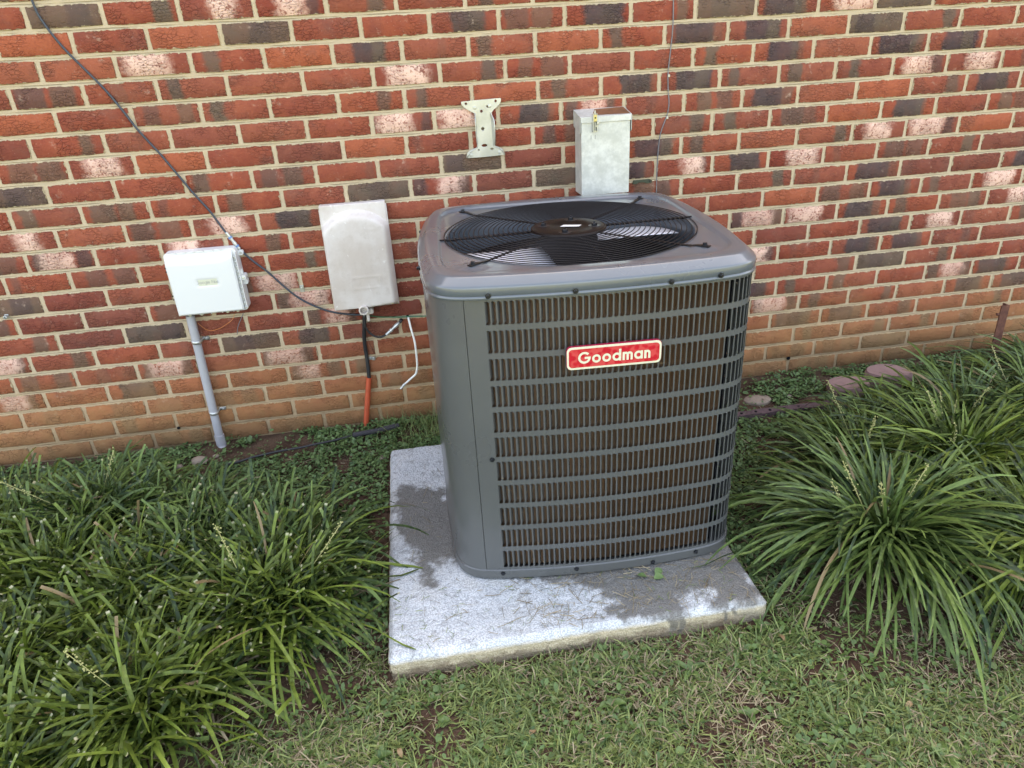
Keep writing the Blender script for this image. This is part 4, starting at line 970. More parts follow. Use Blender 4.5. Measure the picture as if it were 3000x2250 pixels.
cable('black_feed_cable', [(1068, 921, -.03), (1067, 963, -.02), (1067, 992, -.012), (1070, 1020, -.009), (1074, 1043, -.009), (1078, 1073, -.012), (1081, 1104, -.014), (1081, 1125, -.014)], .0068, M['black_rubber'], 'thick black cable dropping from the beige box into the orange duct', n=12)
p0 = at(1081, 1106, y=-.014); p1 = at(1071, 1264, y=-.02); mb = MB(p1); d = (p0 - p1); n = 20
mb.lathe(p1 - d.normalized() * .04, d, [(.0098, 0), (.0098, d.length + .04), (.0080, d.length + .0405), (.0078, d.length)], 20); tag(mb.build('orange_duct', M['orange_pipe'], None, True, 40), 'short faded orange plastic duct standing against the foot of the wall', 'duct')
dl = cable('cable_loop', [(1070, 925, -.03), (1069, 945, -.03), (1072, 960, -.03), (1081, 973, -.03), (1092, 982, -.03), (1104, 987, -.03), (1118, 987, -.028), (1131, 981, -.026)], .0035, M['black_rubber'], 'black cable curling up to a capped silver connector below the beige box', n=10)
a, b = at(1131, 981, y=-.026), at(1170, 945, y=-.02); d = b - a; L_ = d.length
mb = MB(); mb.lathe(a, d, [(.0045, 0), (.0055, .002), (.0055, L_ * .3), (.0068, L_ * .32), (.0068, L_ * .45), (.005, L_ * .47), (.005, L_ * .6), (.0065, L_ * .62), (.0065, L_ * .9), (.004, L_)], 12); part(dl, 'connector', mb, M['zinc'])
mb = MB(); mb.lathe(b, d, [(.0045, 0), (.0052, .002), (.0052, .010), (.003, .012)], 10); part(dl, 'connector_cap', mb, M['black_rubber'])
wc = cable('white_cable', [(1196, 930, -.006), (1204, 963, -.03), (1214, 997, -.04), (1219, 1030, -.045), (1222, 1064, -.045), (1221, 1085, -.045), (1217, 1097, -.045), (1205, 1108, -.045), (1186, 1125, -.045)], .0037, M['white_cable'], 'stiff white cable sticking out of the wall, bent and ending in a loose connector', n=10)
a, b = at(1187, 1124, y=-.045), at(1174, 1139, y=-.045); d = b - a; L_ = d.length
mb = MB(); mb.lathe(a, d, [(.004, 0), (.0052, .002), (.0052, L_ * .5), (.0042, L_ * .55), (.0042, L_)], 12); part(wc, 'connector', mb, M['zinc'])
hole(1194, 927, .006); hole(1175, 938, .007)
cable('green_ground_wire', [(1070, 922, -.03), (1095, 927, -.02), (1121, 929, -.01), (1167, 929, -.006), (1205, 927, -.006), (1250, 926, -.006), (1330, 924, -.01)], .0020, M['green_wire'], 'thin green wire running level from the beige box to behind the air conditioner', cat='wire', n=6)
cable('thin_brown_wire', [(1072, 968, -.016), (1080, 1000, -.014), (1092, 1025, -.012), (1096, 1038, -.01)], .0007, M['rust'], 'hair thin brown wire beside the black feed cable', cat='wire', n=4)

# little metal clips
def clip(name, px_, py_, w_, h_, label, r=.0035, mat='zinc'):
    p = at(px_, py_, y=-.003); e = empty(name, (p.x, 0, p.z)); tag(e, label, 'clip')
    mb = MB(); mb.box((p.x - w_ / 2, -.0035, p.z - h_ / 2), (p.x + w_ / 2, -.0008, p.z + h_ / 2), .0008); part(e, 'plate', mb, M[mat]); screw_at(e, p.x, -.0035, p.z + h_ * .12, r); return e
clip('cable_clip', 885, 846, .013, .024, 'small bent silver clip screwed to the mortar left of the beige box')
e = clip('pipe_clamp', 1086, 1050, .012, .011, 'tiny empty silver clamp right of the black feed cable'); p = at(1090, 1050, y=-.003)
mb = MB(); mb.lathe((p.x + .006, -.004, p.z - .006), (0, 0, 1), [(.0055, 0), (.006, .001), (.006, .011), (.0055, .012)], 12); part(e, 'loop', mb, M['zinc'])
e = clip('wall_anchor', 20, 927, .012, .014, 'small grey metal anchor at the left edge of the wall'); p = at(20, 927, y=-.003); mb = MB(); mb.lathe((p.x, -.003, p.z), (0, -1, 0), [(.006, 0), (.006, .012), (.0045, .013), (.0045, .004), (0, .004)], 10); part(e, 'sleeve', mb, M['zinc'])
p = at(1237, 820, y=-.01); mb = MB((p.x, 0, p.z)); mb.lathe((p.x, -.001, p.z), (0, -1, 0), [(.007, 0), (.007, .028), (.0055, .03), (0, .03)], 10); tag(mb.build('rusty_pipe_stub', M['rust'], None, True, 40), 'stubby rusty bolt sticking out of the wall left of the unit', 'bolt')
p = at(1881, 532, y=-.004); e = empty('green_strap', (p.x, 0, p.z)); tag(e, 'short dark green metal strap on the wall right of the galvanised box', 'strap')
mb = MB(); mb.prism([(p.x - .034, p.z - .006), (p.x - .030, p.z + .006), (p.x + .026, p.z + .007), (p.x + .034, p.z + .003), (p.x + .034, p.z - .006), (p.x + .016, p.z - .007), (p.x + .008, p.z - .003), (p.x - .012, p.z - .002), (p.x - .020, p.z - .007)], -.005, -.0012); part(e, 'strap', mb, M['moss']); screw_at(e, p.x + .027, -.005, p.z, .003, 'screw')

# dish bracket -----------------------------------------------------------
q = lambda X_, Y_: (lambda v: (v.x, v.z))(at(1300 + X_ / 7.215, 250 + Y_ / 7.215, y=-.014))
bo = [q(*t) for t in [(370, 352), (600, 325), (900, 297), (1195, 272), (1208, 285), (1205, 340), (1185, 395), (1130, 450), (1050, 520), (1015, 575), (1020, 640), (1060, 800), (1085, 960), (1088, 1150), (1080, 1280), (1160, 1310), (1245, 1360), (1275, 1410), (1285, 1462), (1100, 1490), (800, 1520), (490, 1540), (488, 1500), (505, 1430), (560, 1380), (640, 1345), (705, 1315), (712, 1250), (700, 1050), (690, 850), (675, 700), (660, 600), (600, 565), (500, 515), (410, 450), (375, 400)]]
hc = lambda X_, Y_, r_, sx=1.0, n=12: circ(*q(X_, Y_), r_, n, sx)
bx_, bz_ = q(880, 900)
br = empty('dish_bracket', (bx_, 0, bz_)); tag(br, 'empty hourglass shaped silver mounting bracket screwed to the upper wall', 'bracket')
curve_plate('plate', [bo, hc(470, 392, .0042), hc(1097, 333, .0042), hc(797, 548, .0050), hc(827, 920, .0056), hc(925, 447, .0042), hc(863, 1272, .0048, 2.0, 16), hc(1022, 1345, .0034, 1.7), [q(720, 1350), q(720, 1392), q(760, 1390), q(760, 1348)]], -.010, .0022, M['plated'], br, br.location, .0004)
mb = MB()   # raised flanges along the waist and turned-up lower rim
def flange(pts, dy=.016, out=0):
    P_ = [q(*t) for t in pts]; n = len(P_); V = []
    for i, (x_, z) in enumerate(P_):
        h_ = abs(math.sin(math.pi * i / (n - 1))) ** .6 * dy; V += [(x_, -.0115, z), (x_ + out * h_ * .35, -.0125 - h_, z), (x_ + out * h_ * .35 + .0016, -.0125 - h_, z), (x_ + .0016, -.0115, z)]
    mb.add(V, [(i * 4 + k, i * 4 + k + 1, i * 4 + 4 + k + 1, i * 4 + 4 + k) for i in range(n - 1) for k in range(3)])
flange([(655, 575), (672, 640), (680, 720), (690, 850), (700, 1050), (712, 1200), (712, 1330)], .014, -1)
flange([(975, 560), (980, 640), (1000, 720), (1015, 900), (1025, 1050), (1040, 1180), (1050, 1290)], .020, 1)
part(br, 'flange', mb, M['plated'], True, 50)
for a_, b2 in (((490, 1538), (705, 1318)), ((1082, 1284), (1282, 1440))):
    x0, z0 = q(*a_); x1, z1 = q(*b2); mb = MB(); mb.tube([(x0, -.0125, z0), ((x0 + x1) / 2 + (.004 if a_[0] > 900 else -.005), -.0145, (z0 + z1) / 2 + .003), (x1, -.0125, z1)], .0018, 6); part(br, 'turned_rim', mb, M['plated'], True)
for t in ((658, 478), (968, 440), (578, 1475), (1180, 1415)): x_, z_ = q(*t); screw_at(br, x_, -.0123, z_, .0052)

# galvanised disconnect box ---------------------------------------------
dx0, dx1, dz0, dz1, dy = 1.507, 1.666, .792, 1.020, -.088
dc = empty('disconnect_box', ((dx0 + dx1) / 2, 0, dz0)); tag(dc, 'galvanised steel disconnect box with hinged lid and padlock hasp on the wall behind the unit', 'electrical box')
mb = MB(); mb.box((dx0, dy, dz0), (dx1, -.001, dz1), .0012); bdy = part(dc, 'box_body', mb, M['galv'])
mb = MB(); 
for z in (.822, .848): mb.lathe((dx0, -.05, z), (-1, 0, 0), [(.0085, 0), (.0085, .0006), (.0075, .0008), (0, .0004)], 20)
mb.o = Vector(dc.location); mb.build('knockout', M['galv'], bdy)
mb = MB()   # lid: sloping top, front lip, side ears
t_f, t_b = 1.034, 1.050; L0, L1 = dx0 - .003, dx1 + .003
mb.add([(L0, dy - .003, t_f), (L1, dy - .003, t_f), (L1, -.001, t_b), (L0, -.001, t_b), (L0, dy - .003, t_f - .0015), (L1, dy - .003, t_f - .0015), (L1, -.001, t_b - .0015), (L0, -.001, t_b - .0015)], [(0, 1, 2, 3), (7, 6, 5, 4), (0, 3, 7, 4), (1, 5, 6, 2), (2, 6, 7, 3), (0, 4, 5, 1)])
mb.box((L0 + .001, dy - .0042, t_f - .0175), (L1 - .001, dy - .0028, t_f - .0005), .0003)
def ear(xx):
    P_ = [(dy - .003, t_f), (-.001, t_b), (-.001, t_b - .050), (-.030, t_b - .055), (dy + .004, t_f - .052), (dy - .003, t_f - .046)]
    n = len(P_); V = [(xx, y_, z) for y_, z in P_] + [(xx + .0013, y_, z) for y_, z in P_]; mb.add(V, [tuple(range(n)), tuple(range(2 * n - 1, n - 1, -1))] + [(i, (i + 1) % n, n + (i + 1) % n, n + i) for i in range(n)])
ear(L0 - .0014); ear(L1 + .0001); lid = part(dc, 'lid', mb, M['galv'])
mb = MB(); sl_ = (t_b - t_f) / (-.001 - dy + .003); zt_ = lambda y_: t_f + (y_ - (dy - .003)) * sl_
mb.add([(dx0 + .04, -.076, zt_(-.076) + .0006), (dx1 + .001, -.084, zt_(-.084) + .0006), (dx1 + .001, -.006, zt_(-.006) + .0006), (dx0 + .062, -.012, zt_(-.012) + .0006)], [(0, 1, 2, 3)])
mb.o = Vector(dc.location); mb.build('rust_patch', M['rust_top'], lid)
hx = dx0 + .042; mb = MB()
for sx_ in (-.0068, .0052): mb.box((hx + sx_, dy - .013, .990), (hx + sx_ + .0016, dy - .002, 1.044))
mb.box((hx - .0068, dy - .008, .9885), (hx + .0068, dy - .002, .9925)); mb.tube([(hx, dy - .008, 1.040), (hx, dy - .008, 1.052)], .0028, 10); part(dc, 'hasp', mb, M['zinc'])
mb = MB(); mb.box((hx - .005, dy - .014, 1.020), (hx + .005, dy - .0095, 1.040), .0006); part(dc, 'hasp_tongue', mb, M['brass'])
mb = MB(); mb.lathe((hx, dy - .0142, 1.031), (0, -1, 0), [(.0026, 0), (0, .0003)], 10); part(dc, 'hasp_hole', mb, M['dark'])
mb = MB(); mb.tube([(hx, dy - .009, 1.018), (hx, dy - .009, .992)], .002, 8); mb.box((hx + .001, dy - .012, 1.004), (hx + .009, dy - .006, 1.008)); part(dc, 'hasp_pin', mb, M['zinc'], True, 40)
mb = MB(); mb.lathe((hx + .010, dy - .008, 1.014), (.3, -1, 0), [(.0048, 0), (.0048, .003), (.004, .0036), (0, .004)], 16); part(dc, 'lock_screw', mb, M['plated'])
for xx in (hx - .011, hx + .0025): mb = MB(); mb.box((xx, dy - .0004, .966), (xx + .0009, dy + .001, .979)); part(dc, 'slot', mb, M['dark'])

# rusty post at the far right -------------------------------------------
pt, pb = at(2941, 893, y=-.2), at(2889, 1100, y=-.2); rp = empty('rusty_post', (pb.x, -.2, -.02)); tag(rp, 'rusty brown angle iron post leaning in the ground cover at the right edge', 'post')
P_ = [(-.0165, -.006), (-.0165, -.0105), (.0165, -.0105), (.0165, .018), (.0118, .018), (.0118, -.006)]; V = []
for z, X_ in ((-.06, pb.x - (pt.x - pb.x) * .2), (pt.z, pt.x)): V += [(X_ + a_, -.2 + b_, z) for a_, b_ in P_]
mb = MB(); mb.add(V, [(i, (i + 1) % 6, 6 + (i + 1) % 6, 6 + i) for i in range(6)] + [(6, 7, 8, 9, 10, 11)]); part(rp, 'angle_iron', mb, M['rust'])
for dx_, ax in ((-.0165, (-1, 0, 0)), (.0165, (1, 0, 0))): mb = MB(); mb.lathe((pt.x + dx_ - .002, -.205, pt.z - .034), ax, [(.006, -.001), (.006, .004), (.004, .006), (0, .006)], 8); part(rp, 'bolt', mb, M['rust'])

# stones, edging, pebbles, pipe insulation -------------------------------
def stone(name, cx, cy, z0, rx, ry, h, mat, label, cat, seed, flat=True, group=None, n=18):
    r = random.Random(seed); mb = MB((cx, cy, z0)); ph = [1 + r.uniform(-.09, .09) for _ in range(n)]; ph = [(ph[i - 1] + ph[i] * 2 + ph[(i + 1) % n]) / 4 for i in range(n)]
    prof = [(.9, -.01), (1.0, h * .3), (1.0, h * .72), (.93, h * .95), (.55, h * 1.0)] if flat else [(.6, -.003), (1.0, h * .3), (.85, h * .75), (.45, h * .97)]
    V = [(cx + rx * f_ * ph[i] * math.cos(2 * math.pi * i / n), cy + ry * f_ * ph[i] * math.sin(2 * math.pi * i / n), z0 + z + r.uniform(-.03, .03) * h) for f_, z in prof for i in range(n)]
    V.append((cx, cy, z0 + h)); m = len(prof)
    mb.add(V, [(j * n + i, j * n + (i + 1) % n, (j + 1) * n + (i + 1) % n, (j + 1) * n + i) for j in range(m - 1) for i in range(n)] + [((m - 1) * n + i, (m - 1) * n + (i + 1) % n, m * n) for i in range(n)])
    tag(mb.build(name, M[mat], None, True, 50), label, cat, group)
stone('paver_stone', 2.508, -.195, 0, .080, .058, .040, 'stone_red', 'flat round reddish stone nearer the air conditioner, behind the ground cover', 'stone', 3)
stone('paver_stone', 2.69, -.170, .0, .088, .062, .055, 'stone_red', 'larger flat round reddish stone beside the smaller one at the wall', 'stone', 4)
stone('flat_stone', 2.16, -.175, -.012, .055, .035, .014, 'pebble', 'pale flat stone sunk in the clover right of the air conditioner', 'stone', 9)
a, b = at(2150, 1222, z=.0), at(2440, 1185, z=.0); d = (b - a).normalized(); nrm = Vector((-d.y, d.x, 0)); mb = MB(a); rq = random.Random(8); V = []; n = 14
for i in range(n + 1):
    c_ = a + (b - a) * i / n
    for o_, z in ((-.014, -.02), (-.014, .010), (.014, .012), (.014, -.02)): V.append(c_ + nrm * (o_ + rq.uniform(-.002, .002)) + Vector((0, 0, z + rq.uniform(-.002, .002))))
mb.add(V, [(i * 4 + k, i * 4 + k + 1, i * 4 + 5 + k, i * 4 + 4 + k) for i in range(n) for k in range(3)] + [(0, 3, 2, 1)]); et_ = mb.build('edging_timber', M['timber'], None); tag(et_, 'strip of purplish edging timber with drilled holes lying in the clover right of the unit', 'edging')
for i in (1, 3, 5, 7, 9):
    c_ = a + (b - a) * i / n; mb = MB(a); mb.lathe(c_ + Vector((0, 0, .0085)), (0, 0, 1), [(.006, 0), (.0055, .004), (0, .0042)], 8); mb.build('hole', M['dark'], et_)
pebs = [(585, 1353, .030, 'largest pale pebble in the weeds beside the foot of the grey pipe'), (632, 1333, .012, 'small pebble touching the foot of the grey pipe'), (1121, 1333, .014, 'tan pebble near the back corner of the slab'), (962, 1313, .016, 'light pebble under the black ground cable'), (938, 1322, .010, 'small pinkish pebble left of the light pebble by the cable'), (1040, 1373, .009, 'reddish pebble left of the slab'), (1113, 1458, .010, 'small brown pebble midway along the left side of the slab'), (2312, 1157, .012, 'small pebble behind the edging timber'), (523, 1367, .016, 'white chip of stone left of the largest pebble'), (690, 1345, .010, 'small pebble at the left end of the black ground cable')]
for i, (px_, py_, r_, lb) in enumerate(pebs):
    p = at(px_, py_, z=.0); stone('pebble', p.x, p.y, GZ(p.x, p.y), r_, r_ * .75, r_ * .8, 'pebble', lb, 'pebble', 40 + i, False, 'pebbles along the foot of the wall', 10)
a, b, c_ = at(1034, 1275, z=.020), at(1099, 1263, z=.022), at(1168, 1246, z=.022)
mb = MB(a); mb.tube([a, a * .5 + b * .5, b, b * .5 + c_ * .5, c_], [.0092, .0096, .0092, .0095, .0088], 14); mb.lathe(a, a - b, [(.0055, .0002), (.003, .0004)], 12); tag(mb.build('foam_pipe_sleeve', M['foam'], None, True, 50), 'grey foam pipe sleeve lying on the ground at the foot of the wall', 'pipe')
P_ = [at(x_, y_, z=GZ(at(x_, y_, z=0).x, at(x_, y_, z=0).y) + .022) for x_, y_ in ((1040, 1274), (1010, 1282), (979, 1290), (930, 1300), (882, 1311), (810, 1323), (738, 1340), (700, 1353), (660, 1362))]
mb = MB(P_[0]); mb.tube(P_, .0042, 8); tag(mb.build('ground_cable', M['black_rubber'], None, True), 'black cable lying on the ground, running left out of the foam sleeve', 'cable')
# ------------------------------------------------------------------ plants
def blades(name, n, base, azim, el0, bend, length, width, nseg, mat, parent=None, seed=0, chan=0.0, cut=None, origin=(0, 0, 0), prof=None, label=None, zlim=None, dead=None, droop=1.4, tint=None, kind='stuff', onslab=True):
    """n strap leaves: base (n,3), azimuth, starting elevation, total bend, length, width arrays"""
    R_ = np.random.RandomState(seed); t = np.linspace(0, 1, nseg + 1); tm = (t[:-1] + t[1:]) / 2
    e = el0[:, None] - bend[:, None] * tm[None, :] ** droop; az = azim[:, None] + (R_.normal(0, .38, n))[:, None] * tm[None, :]
    ds = (length / nseg)[:, None]; dx = np.cos(e) * np.cos(az) * ds; dy_ = np.cos(e) * np.sin(az) * ds; dz = np.sin(e) * ds
    C = np.zeros((n, nseg + 1, 3)); C[:, 1:, 0] = np.cumsum(dx, 1); C[:, 1:, 1] = np.cumsum(dy_, 1); C[:, 1:, 2] = np.cumsum(dz, 1); C += base[:, None, :]
    gh = gz(C[..., 0], C[..., 1]) + .004
    onpad = (C[..., 0] > PX0 - .005) & (C[..., 0] < PX1 + .005) & (C[..., 1] > PY0 - .01) & (C[..., 1] < PY1)
    if onslab: gh = np.where(onpad, PZ + .004, gh)
    C[..., 2] = np.maximum(C[..., 2], gh)
    if prof is None: wv = np.ones(nseg + 1)
    else: wv = prof(t)
    tw = R_.uniform(-.7, .7, n)[:, None] * np.ones((1, nseg + 1)); azf = np.concatenate([az, az[:, -1:]], 1); ef = np.concatenate([e, e[:, -1:]], 1)
    sx, sy = -np.sin(azf), np.cos(azf)                 # sideways
    ux, uy, uz = -np.sin(ef) * np.cos(azf), -np.sin(ef) * np.sin(azf), np.cos(ef)
    Wd = (width[:, None] / 2) * wv[None, :]
    if cut is not None: Wd = np.where(cut[:, None] > .5, (width[:, None] / 2) * np.minimum(1, wv[None, :] * 0 + 1) * np.minimum(1, .55 + t[None, :] * 2), Wd)
    sd = np.stack([sx * np.cos(tw) + ux * np.sin(tw), sy * np.cos(tw) + uy * np.sin(tw), uz * np.sin(tw)], -1); up = np.stack([ux, uy, uz], -1)
    A = C + sd * Wd[..., None]; B = C - sd * Wd[..., None]
    if chan > 0:
        Mid = C - up * (Wd * chan)[..., None]; V = np.stack([A, Mid, B], 2); m = 3
    else: V = np.stack([A, B], 2); m = 2
    V = V.reshape(-1, 3); I = np.arange(n * (nseg + 1) * m).reshape(n, nseg + 1, m)
    F = np.stack([I[:, :-1, :-1], I[:, :-1, 1:], I[:, 1:, 1:], I[:, 1:, :-1]], -1).reshape(-1, 4)
    ti = R_.rand(n) if tint is None else tint; rep = (nseg + 1) * m
    al = np.repeat(np.tile(t, (n, 1))[..., None], m, 2).reshape(-1)
    at_ = {'tint': ('FLOAT', np.repeat(ti, rep)), 'along': ('FLOAT', al), 'cut': ('FLOAT', np.repeat(cut * R_.uniform(-1.0, .75, n).clip(0) if cut is not None else np.zeros(n), rep)), 'dead': ('FLOAT', np.repeat(dead if dead is not None else np.zeros(n), rep))}
    o = np_mesh(name, V - np.array(origin), F, mats=[mat], parent=parent, smooth=True, attrs=at_)
    if kind: o['kind'] = kind
    if label: o['label'] = label
    return o
STRAP = lambda t: np.clip(.55 + 1.6 * t, 0, 1) * np.clip((1.03 - t) / .22, 0, 1) ** .55

def liriope(x, y, n, R_, H, label, seed, cutfrac=.0, mat='lirio', lean=(0, 0), group='clumps of lilyturf beside the air conditioner', wmul=1.0, spikes=0, nseg=10, only=None, root=.05):
    n = int(n * 1.22); rs = np.random.RandomState(seed); z0 = GZ(x, y); e = empty('lilyturf_plant', (x, y, z0)); tag(e, label, 'plant', group)
    az = rs.uniform(0, 2 * math.pi, n)
    if only is not None: az = only[0] + rs.uniform(-1, 1, n) * only[1]
    u = rs.rand(n) ** .75                       # 0 upright core, 1 sprawling outside
    el0 = np.radians(84 - 40 * u + rs.uniform(-13, 10, n)); bend = np.radians(48 + 66 * u + rs.uniform(-34, 38, n))
    L_ = (H * 1.02 + (R_ * 1.28 - H) * u) * rs.uniform(.72, 1.12, n)
    br_ = rs.uniform(0, root, n) * (.4 + .6 * u)
    base = np.stack([x + br_ * np.cos(az) + rs.normal(0, root * .55, n), y + br_ * np.sin(az) + rs.normal(0, root * .55, n), np.full(n, z0 - .004)], -1)
    azl = np.arctan2(np.sin(az) + lean[1], np.cos(az) + lean[0]) + rs.normal(0, .30, n); wd = rs.uniform(.0056, .0090, n) * wmul
    cutv = (rs.rand(n) < cutfrac).astype(float); L2 = np.where(cutv > .5, (H * 1.0 + .04) * rs.uniform(.62, 1.12, n), L_)
    k_ = cutv > .5; el0 = np.where(k_, np.radians(rs.uniform(52, 88, n)), el0); bend = np.where(k_, np.radians(rs.uniform(25, 85, n)), bend)
    base[:, 0] += k_ * rs.normal(0, .055, n); base[:, 1] += k_ * rs.normal(0, .055, n); azl = azl + k_ * rs.normal(0, .8, n)
    dead = (rs.rand(n) < .014).astype(float) * .9; tint = np.clip(rs.normal(.40, .33, n), 0, 1)
    blades('leaves', n, base, azl, el0, bend, L2, wd, nseg, M[mat], e, seed + 1, .28, cutv, (x, y, z0), STRAP, None, dead=dead, tint=tint)
    # dry litter at the foot
    nd = n // 5; azd = rs.uniform(0, 6.283, nd); bd2 = np.stack([x + rs.normal(0, .08, nd), y + rs.normal(0, .08, nd), np.full(nd, z0 + .01)], -1)
    blades('dead_leaves', nd, bd2, azd, np.radians(rs.uniform(5, 40, nd)), np.radians(rs.uniform(10, 80, nd)), rs.uniform(.06, .2, nd), rs.uniform(.002, .005, nd), 5, M['thatch'], e, seed + 2, 0, None, (x, y, z0), None)
    for k in range(spikes):
        a_ = rs.uniform(0, 6.283); el = math.radians(rs.uniform(48, 75)); Ls = rs.uniform(.24, .34); P0 = Vector((x + rs.normal(0, .03), y + rs.normal(0, .03), z0)); dv = Vector((math.cos(el) * math.cos(a_), math.cos(el) * math.sin(a_), math.sin(el)))
        mb = MB((x, y, z0)); mb.tube([P0, P0 + dv * Ls], .0011, 4)
        for q_ in range(26):
            t_ = Ls * (1 - .34 * q_ / 26) ; c2 = P0 + dv * t_ + Vector(rs.normal(0, .0035, 3)); s_ = rs.uniform(.0018, .0032)
            mb.add([c2 + Vector(v) * s_ for v in ((1, 0, 0), (0, 1, 0), (-1, 0, 0), (0, -1, 0), (0, 0, 1), (0, 0, -1))], [(0, 1, 4), (1, 2, 4), (2, 3, 4), (3, 0, 4), (1, 0, 5), (2, 1, 5), (3, 2, 5), (0, 3, 5)])
        mb.build('flower_spike', M['spike'], e)
    return e
GL = 'clumps of lilyturf left of the slab'; GR = 'clumps of lilyturf right of the air conditioner'
liriope(.47, -.93, 756, 0.33, .19, 'trimmed lilyturf clump nearest the slab on its left, leaf tips over the slab edge', 101, 0.70, group=GL, root=.075, spikes=2)
liriope(.25, -1.17, 648, 0.30, .18, 'trimmed lilyturf clump at the bottom left, drooping onto the lawn', 102, 0.65, group=GL, root=.075, wmul=1.05, spikes=1)
liriope(.49, -.76, 567, 0.28, .16, 'lilyturf clump behind the one nearest the slab, leaning over the weeds', 103, 0.50, group=GL, root=.075, mat='lirio_blue')
liriope(.14, -.86, 621, 0.27, .18, 'lilyturf clump in the middle of the left bed beside the dark gap', 104, 0.72, group=GL, root=.075)
liriope(.27, -.68, 567, 0.27, .17, 'lilyturf clump in front of the grey pipe', 105, 0.55, group=GL, root=.075, mat='lirio_blue')
liriope(-.10, -.72, 567, 0.28, .19, 'lilyturf clump at the left edge of the photo, below the bare wall', 106, 0.65, group=GL, root=.075, spikes=1)
liriope(-.08, -.47, 567, 0.27, .19, 'tall untrimmed lilyturf clump against the wall in the left corner', 107, 0.40, group=GL, root=.075, mat='lirio_blue', spikes=2)
liriope(-.07, -1.02, 567, 0.27, .17, 'lilyturf clump in the bottom left corner of the photo', 108, 0.65, group=GL, root=.075, wmul=1.05)
liriope(.05, -1.32, 486, 0.26, .16, 'lilyturf clump cut off by the bottom edge of the photo at left', 109, 0.60, group=GL, root=.075)
liriope(.16, -.50, 351, 0.22, .14, 'low lilyturf clump nearest the foot of the grey pipe', 110, 0.40, group=GL, root=.075, mat='lirio_blue')
liriope(-.33, -.50, 405, 0.27, .18, 'lilyturf clump mostly outside the left edge of the photo', 111, 0.50, group=GL, root=.075)
liriope(2.10, -1.00, 713, 0.40, .24, 'biggest lilyturf clump right of the slab, long leaves reaching the air conditioner', 121, .0, 'lirio_blue', (.0, 0), GR, 1.05, 4)
liriope(2.45, -1.16, 529, 0.38, .22, 'lilyturf clump at the lower right, leaves drooping to bare soil', 122, .0, 'lirio', (0, -.15), GR, 1.05, 1)
liriope(2.50, -.78, 552, 0.38, .24, 'lilyturf clump behind the lower right one, with pale flower spikes', 123, .0, 'lirio', (0, 0), GR, 1, 4)
liriope(2.24, -.70, 482, 0.29, .20, 'lilyturf clump between the unit and the reddish stones', 124, .0, 'lirio_blue', (0, 0), GR, 1, 2)
liriope(2.66, -.58, 482, 0.33, .23, 'lilyturf clump in front of the larger reddish stone', 125, .0, 'lirio_blue', (0, 0), GR, 1, 1)
liriope(2.92, -.62, 482, 0.36, .24, 'lilyturf clump in front of the rusty post', 126, .0, 'lirio_blue', (0, 0), GR, 1, 2)
liriope(2.88, -.98, 459, 0.36, .23, 'lilyturf clump cut off by the right edge of the photo', 127, .0, 'lirio', (0, 0), GR)
liriope(2.43, -.54, 345, 0.25, .19, 'smaller lilyturf clump just behind the edging timber', 128, .0, 'lirio_blue', (0, 0), GR)
liriope(3.18, -.42, 368, 0.32, .22, 'lilyturf clump at the foot of the rusty post', 129, .0, 'lirio_blue', (0, 0), GR)

# lawn -------------------------------------------------------------------
def scatter(n, x0, x1, y0, y1, seed, dens=None):
    rs = np.random.RandomState(seed); x = rs.uniform(x0, x1, n); y = rs.uniform(y0, y1, n)
    ok = ~((x > PX0 - .012) & (x < PX1 + .012) & (y > PY0 - .012) & (y < PY1 + .012)) & (y < -.012)
    if dens is not None: ok &= rs.rand(n) < dens(x, y)
    return x[ok], y[ok], rs
CL = [(.47, -.93), (.25, -1.17), (.14, -.86), (2.10, -1.0), (2.45, -1.16), (2.5, -.78), (.5, -.7), (2.16, -.66), (2.88, -.98), (2.92, -.62), (.05, -1.32), (-.07, -1.02)]
def near(x, y, r):
    d = np.full(x.shape, 9.); 
    for a_, b_ in CL: d = np.minimum(d, np.hypot(x - a_, y - b_))
    return np.clip((d - r) / .10, 0, 1)
def lawn_d(x, y):
    f = np.clip(1 - (y + 1.14) / .10, 0, 1)                         # only in front of the slab line
    bare = np.clip((vnoise(x, y, 9, 51) + .6 * vnoise(x, y, 30, 52) + .62) / .55, .14, 1) * np.clip((np.abs(y - PY0) - .0) / .05, .12, 1)
    bed = np.where((x > 1.78), np.clip((-1.36 + .05 * vnoise(x, y, 8, 55) - y) / .08, .12, 1), 1)
    return f * bare * bed * (.15 + .85 * near(x, y, .22))
x, y, rs = scatter(230000, -.9, 3.4, -2.35, -1.05, 61, lawn_d); n = len(x); b_ = np.stack([x, y, gz(x, y) - .002], -1)
blades('tmp', n, b_, rs.uniform(0, 6.283, n), np.radians(rs.uniform(5, 68, n)), np.radians(rs.uniform(5, 90, n)), rs.gamma(4, .0058, n) + .008, rs.uniform(.0020, .0046, n), 3, M['grass'], seed=62, onslab=False, prof=lambda t: 1 - t ** 2 * .95, chan=.25).name = 'lawn_grass'
tag(D.objects['lawn_grass'], 'short weedy green lawn blades in front of the slab', 'grass', kind='stuff')
def thatch_d(x, y): return np.clip(1 - (y + .95) / .25, .10, 1) * np.clip(.35 + .9 * vnoise(x, y, 6, 53) + .4 * vnoise(x, y, 25, 54), .12, 1)
x, y, rs = scatter(120000, -.9, 3.4, -2.3, -.2, 63, thatch_d); n = len(x); b_ = np.stack([x, y, gz(x, y) + .001 + rs.uniform(0, .014, n)], -1)
